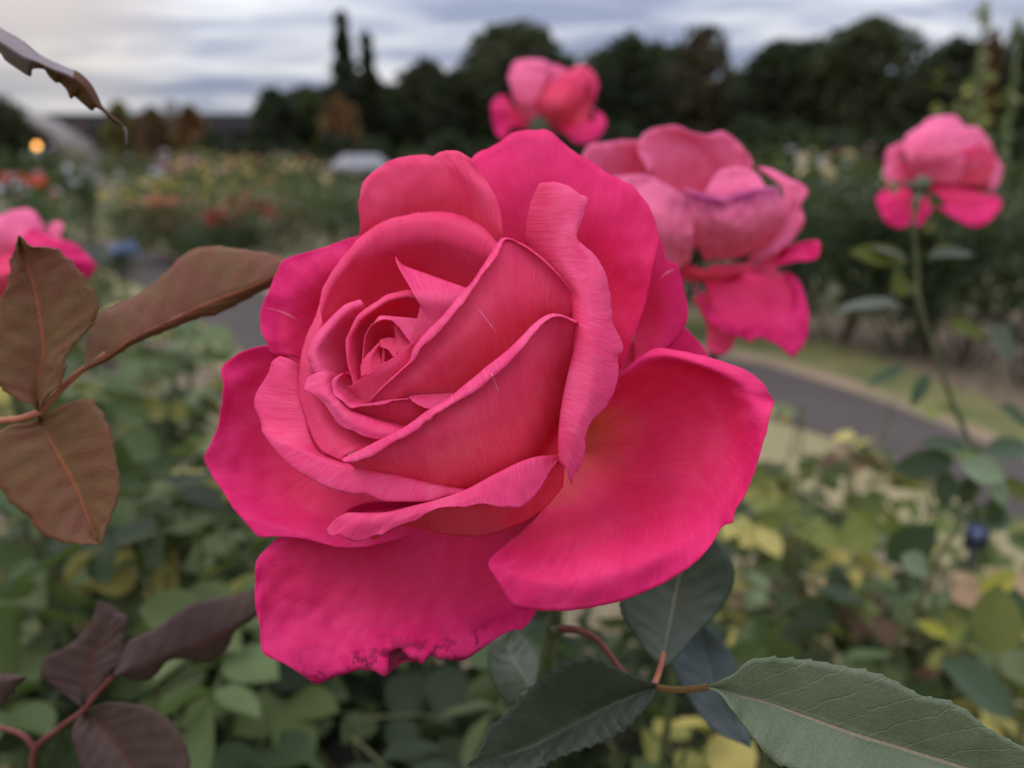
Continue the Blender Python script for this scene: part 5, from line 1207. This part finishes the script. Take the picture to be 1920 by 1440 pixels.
# ================================================================== buildings and small things far off
ROOF = plain("roof_dark", (0.014,0.012,0.013), (0.022,0.019,0.019), 2.5, .9, .02)
WALLD = plain("wall_brown", (0.07,0.055,0.045), (0.10,0.075,0.06), 3, .85, .1)
WHITE = plain("white_panel", (0.20,0.20,0.215), (0.17,0.17,0.185), 3, .6, .2)
PALE = plain("pale_roof_edge", (0.17,0.15,0.135), (0.21,0.185,0.17), 3, .7, .2)
GLASS = plain("window_dark", (0.02,0.024,0.03), (0.03,0.034,0.04), 2, .2, .5)
def box(a, b):
    (x0, y0, z0), (x1, y1, z1) = a, b
    V = np.array([(x0,y0,z0),(x1,y0,z0),(x1,y1,z0),(x0,y1,z0),(x0,y0,z1),(x1,y0,z1),(x1,y1,z1),(x0,y1,z1)], float)
    F = np.array([(0,3,2,1),(4,5,6,7),(0,1,5,4),(1,2,6,5),(2,3,7,6),(3,0,4,7)])
    return V, F
def X(px, d): return (px - 960) / FPX * d / CP
HZ = 720 - FPX * math.tan(PITCH)
def Zh(py, d): return CAMH + (HZ - py) / FPX * d
d = 62.0
b = thing("hall", "long low building with a dark pitched roof left of the conifers", "building", ((X(150, d) + X(600, d)) / 2, d + 4, 0))
L0 = np.array(b.location); x0, x1 = X(135, d) - L0[0], X(606, d) - L0[0]; zr, ze = Zh(216, d), Zh(252, d)
v, f = box((x0, -4, 0), (x1, 4, ze)); link("wall", mesh("wall", v, f, [WALLD], smooth=False), b)
V = np.array([(x0-.5,-5,ze+.03),(x1+.5,-5,ze+.03),(x1+.5,0,zr),(x0-.5,0,zr),(x1+.5,5,ze+.03),(x0-.5,5,ze+.03),(x0-.5,-5,ze-.2),(x1+.5,-5,ze-.2),(x1+.5,5,ze-.2),(x0-.5,5,ze-.2)])
F = [(0,1,2,3),(3,2,4,5),(0,6,7,1),(5,4,8,9),(0,3,5,9,6),(1,7,8,4,2),(6,9,8,7)]
link("roof", mesh("roof", V, F, [ROOF], smooth=False), b)
for i in range(9):
    xa = x0 + (x1 - x0) * (i + .25) / 9
    v, f = box((xa, -4.06, .7), (xa + 1.2, -3.98, ze - .5)); link("window", mesh("window", v, f, [GLASS], smooth=False), b)
v, f = box((X(352, d) - L0[0] - .35, -1.2, zr - 1.2), (X(352, d) - L0[0] + .35, -.5, zr + .9)); link("chimney", mesh("chimney", v, f, [PALE], smooth=False), b)
# pale curved shelter with a lamp
d = 26.0
b = thing("shelter", "pale open fronted shelter with a curved roof edge at the far left", "shelter", (X(70, d), d + 1.5, 0))
L0 = np.array(b.location)
prof = [(X(-40,d),Zh(196,d)),(X(40,d),Zh(206,d)),(X(95,d),Zh(226,d)),(X(135,d),Zh(246,d)),(X(156,d),Zh(268,d)),(X(163,d),Zh(295,d)),(X(164,d),0.0)]
pr = resample([(q[0], 0, q[1]) for q in prof], 24)
V = []; 
for yy, off in ((-.5, 0), (1.5, 0)):
    for q in pr: V.append((q[0] - L0[0], yy, q[2]))
    for q in pr: V.append((q[0] - L0[0] - .22, yy, q[2] - (.22 if q[2] > 1 else 0)))
n_ = len(pr); V = np.array(V); F = []
for i in range(n_ - 1):
    F += [(i, i+1, n_+i+1, n_+i), (2*n_+i, 3*n_+i, 3*n_+i+1, 2*n_+i+1), (i, 2*n_+i, 2*n_+i+1, i+1), (n_+i, n_+i+1, 3*n_+i+1, 3*n_+i)]
link("roof", mesh("roof", V, np.array(F), [PALE]), b)
v, f = box((X(-60,d)-L0[0], 1.2, 0), (X(150,d)-L0[0], 1.4, Zh(232,d))); link("wall", mesh("wall", v, f, [plain("shelter_back", (0.085,0.05,0.045), (0.06,0.04,0.035), 2, .8, .1)], smooth=False), b)
v, f = box((X(-60,d)-L0[0], .2, Zh(300,d)), (X(142,d)-L0[0], 1.19, Zh(282,d))); link("counter", mesh("counter", v, f, [plain("counter_lilac_white", (0.48,0.45,0.55), (0.42,0.40,0.46), 3, .6, .2)], smooth=False), b)
k = NT("lamp_glow"); em = k.n("Emission"); k.set(em.inputs[0], (1.0, 0.44, 0.10)); k.set(em.inputs[1], 5.0); k.t.links.new(em.outputs[0], k.out.inputs[0])
lp = np.array([X(130, d - 1), d - .6, Zh(275, d - 1)])
l = thing("lamp", "glowing orange lamp hanging at the front of the pale shelter", "lamp", tuple(lp))
blob(l, "bulb", lp, .085, k.m)
v, f = tube(np.array([lp + [0, 0, .08], lp + [0, .1, .35], lp + [0, .2, .62]]) - lp, .012, 6); link("cord", mesh("cord", v, f, [ROOF]), l)
# white canopy beyond the beds
d = 36.0
b = thing("canopy", "low white canopy beyond the beds, left of the big bloom's top", "canopy", (X(710, d), d, 0))
L0 = np.array(b.location); xa, xb = X(650, d) - L0[0], X(748, d) - L0[0]; zt, zb_ = Zh(290, d), Zh(312, d)
V = np.array([(xa,-1,zb_),(xb,-1,zb_),(xb,1,zb_),(xa,1,zb_),(xa+.5,0,zt),(xb-.5,0,zt),(xa,-1,zb_-.25),(xb,-1,zb_-.25),(xb,1,zb_-.25),(xa,1,zb_-.25)])
F = [(0,1,5,4),(1,2,5),(2,3,4,5),(3,0,4),(0,6,7,1),(1,7,8,2),(2,8,9,3),(3,9,6,0)]
link("roof", mesh("roof", V, F, [WHITE], smooth=False), b)
for sx in (xa + .06, xb - .06):
    for sy in (-.95, .95):
        v, f = tube(np.array([(sx, sy, 0), (sx, sy, zb_)]), .03, 8); link("post", mesh("post", v, f, [WHITE]), b)
# plant label
pl = at(1832, 1004, .80); b = thing("plant_label", "small dark blue plant label on a black stake, lower right", "plant label", (pl[0], pl[1], 0))
L0 = np.array(b.location); z0 = pl[2]
v, f = box((-.0125, -.0012, z0 - .014), (.0125, .0012, z0 + .014)); link("plate", mesh("plate", v, f, [plain("label_blue", (0.022,0.028,0.062), (0.03,0.036,0.075), 60, .5, .3)], smooth=False), b)
v, f = box((-.006, -.0016, z0 - .006), (.006, -.0013, z0 + .007)); link("print_panel", mesh("print_panel", v, f, [plain("label_print", (0.16,0.19,0.32), (0.10,0.12,0.22), 400, .5, .3)], smooth=False), b)
v, f = box((-.004, -.001, 0), (.004, .001, z0 - .0145)); link("stake", mesh("stake", v, f, [plain("stake_black", (0.02,0.02,0.022), (0.03,0.03,0.03), 40, .6, .3)], smooth=False), b)
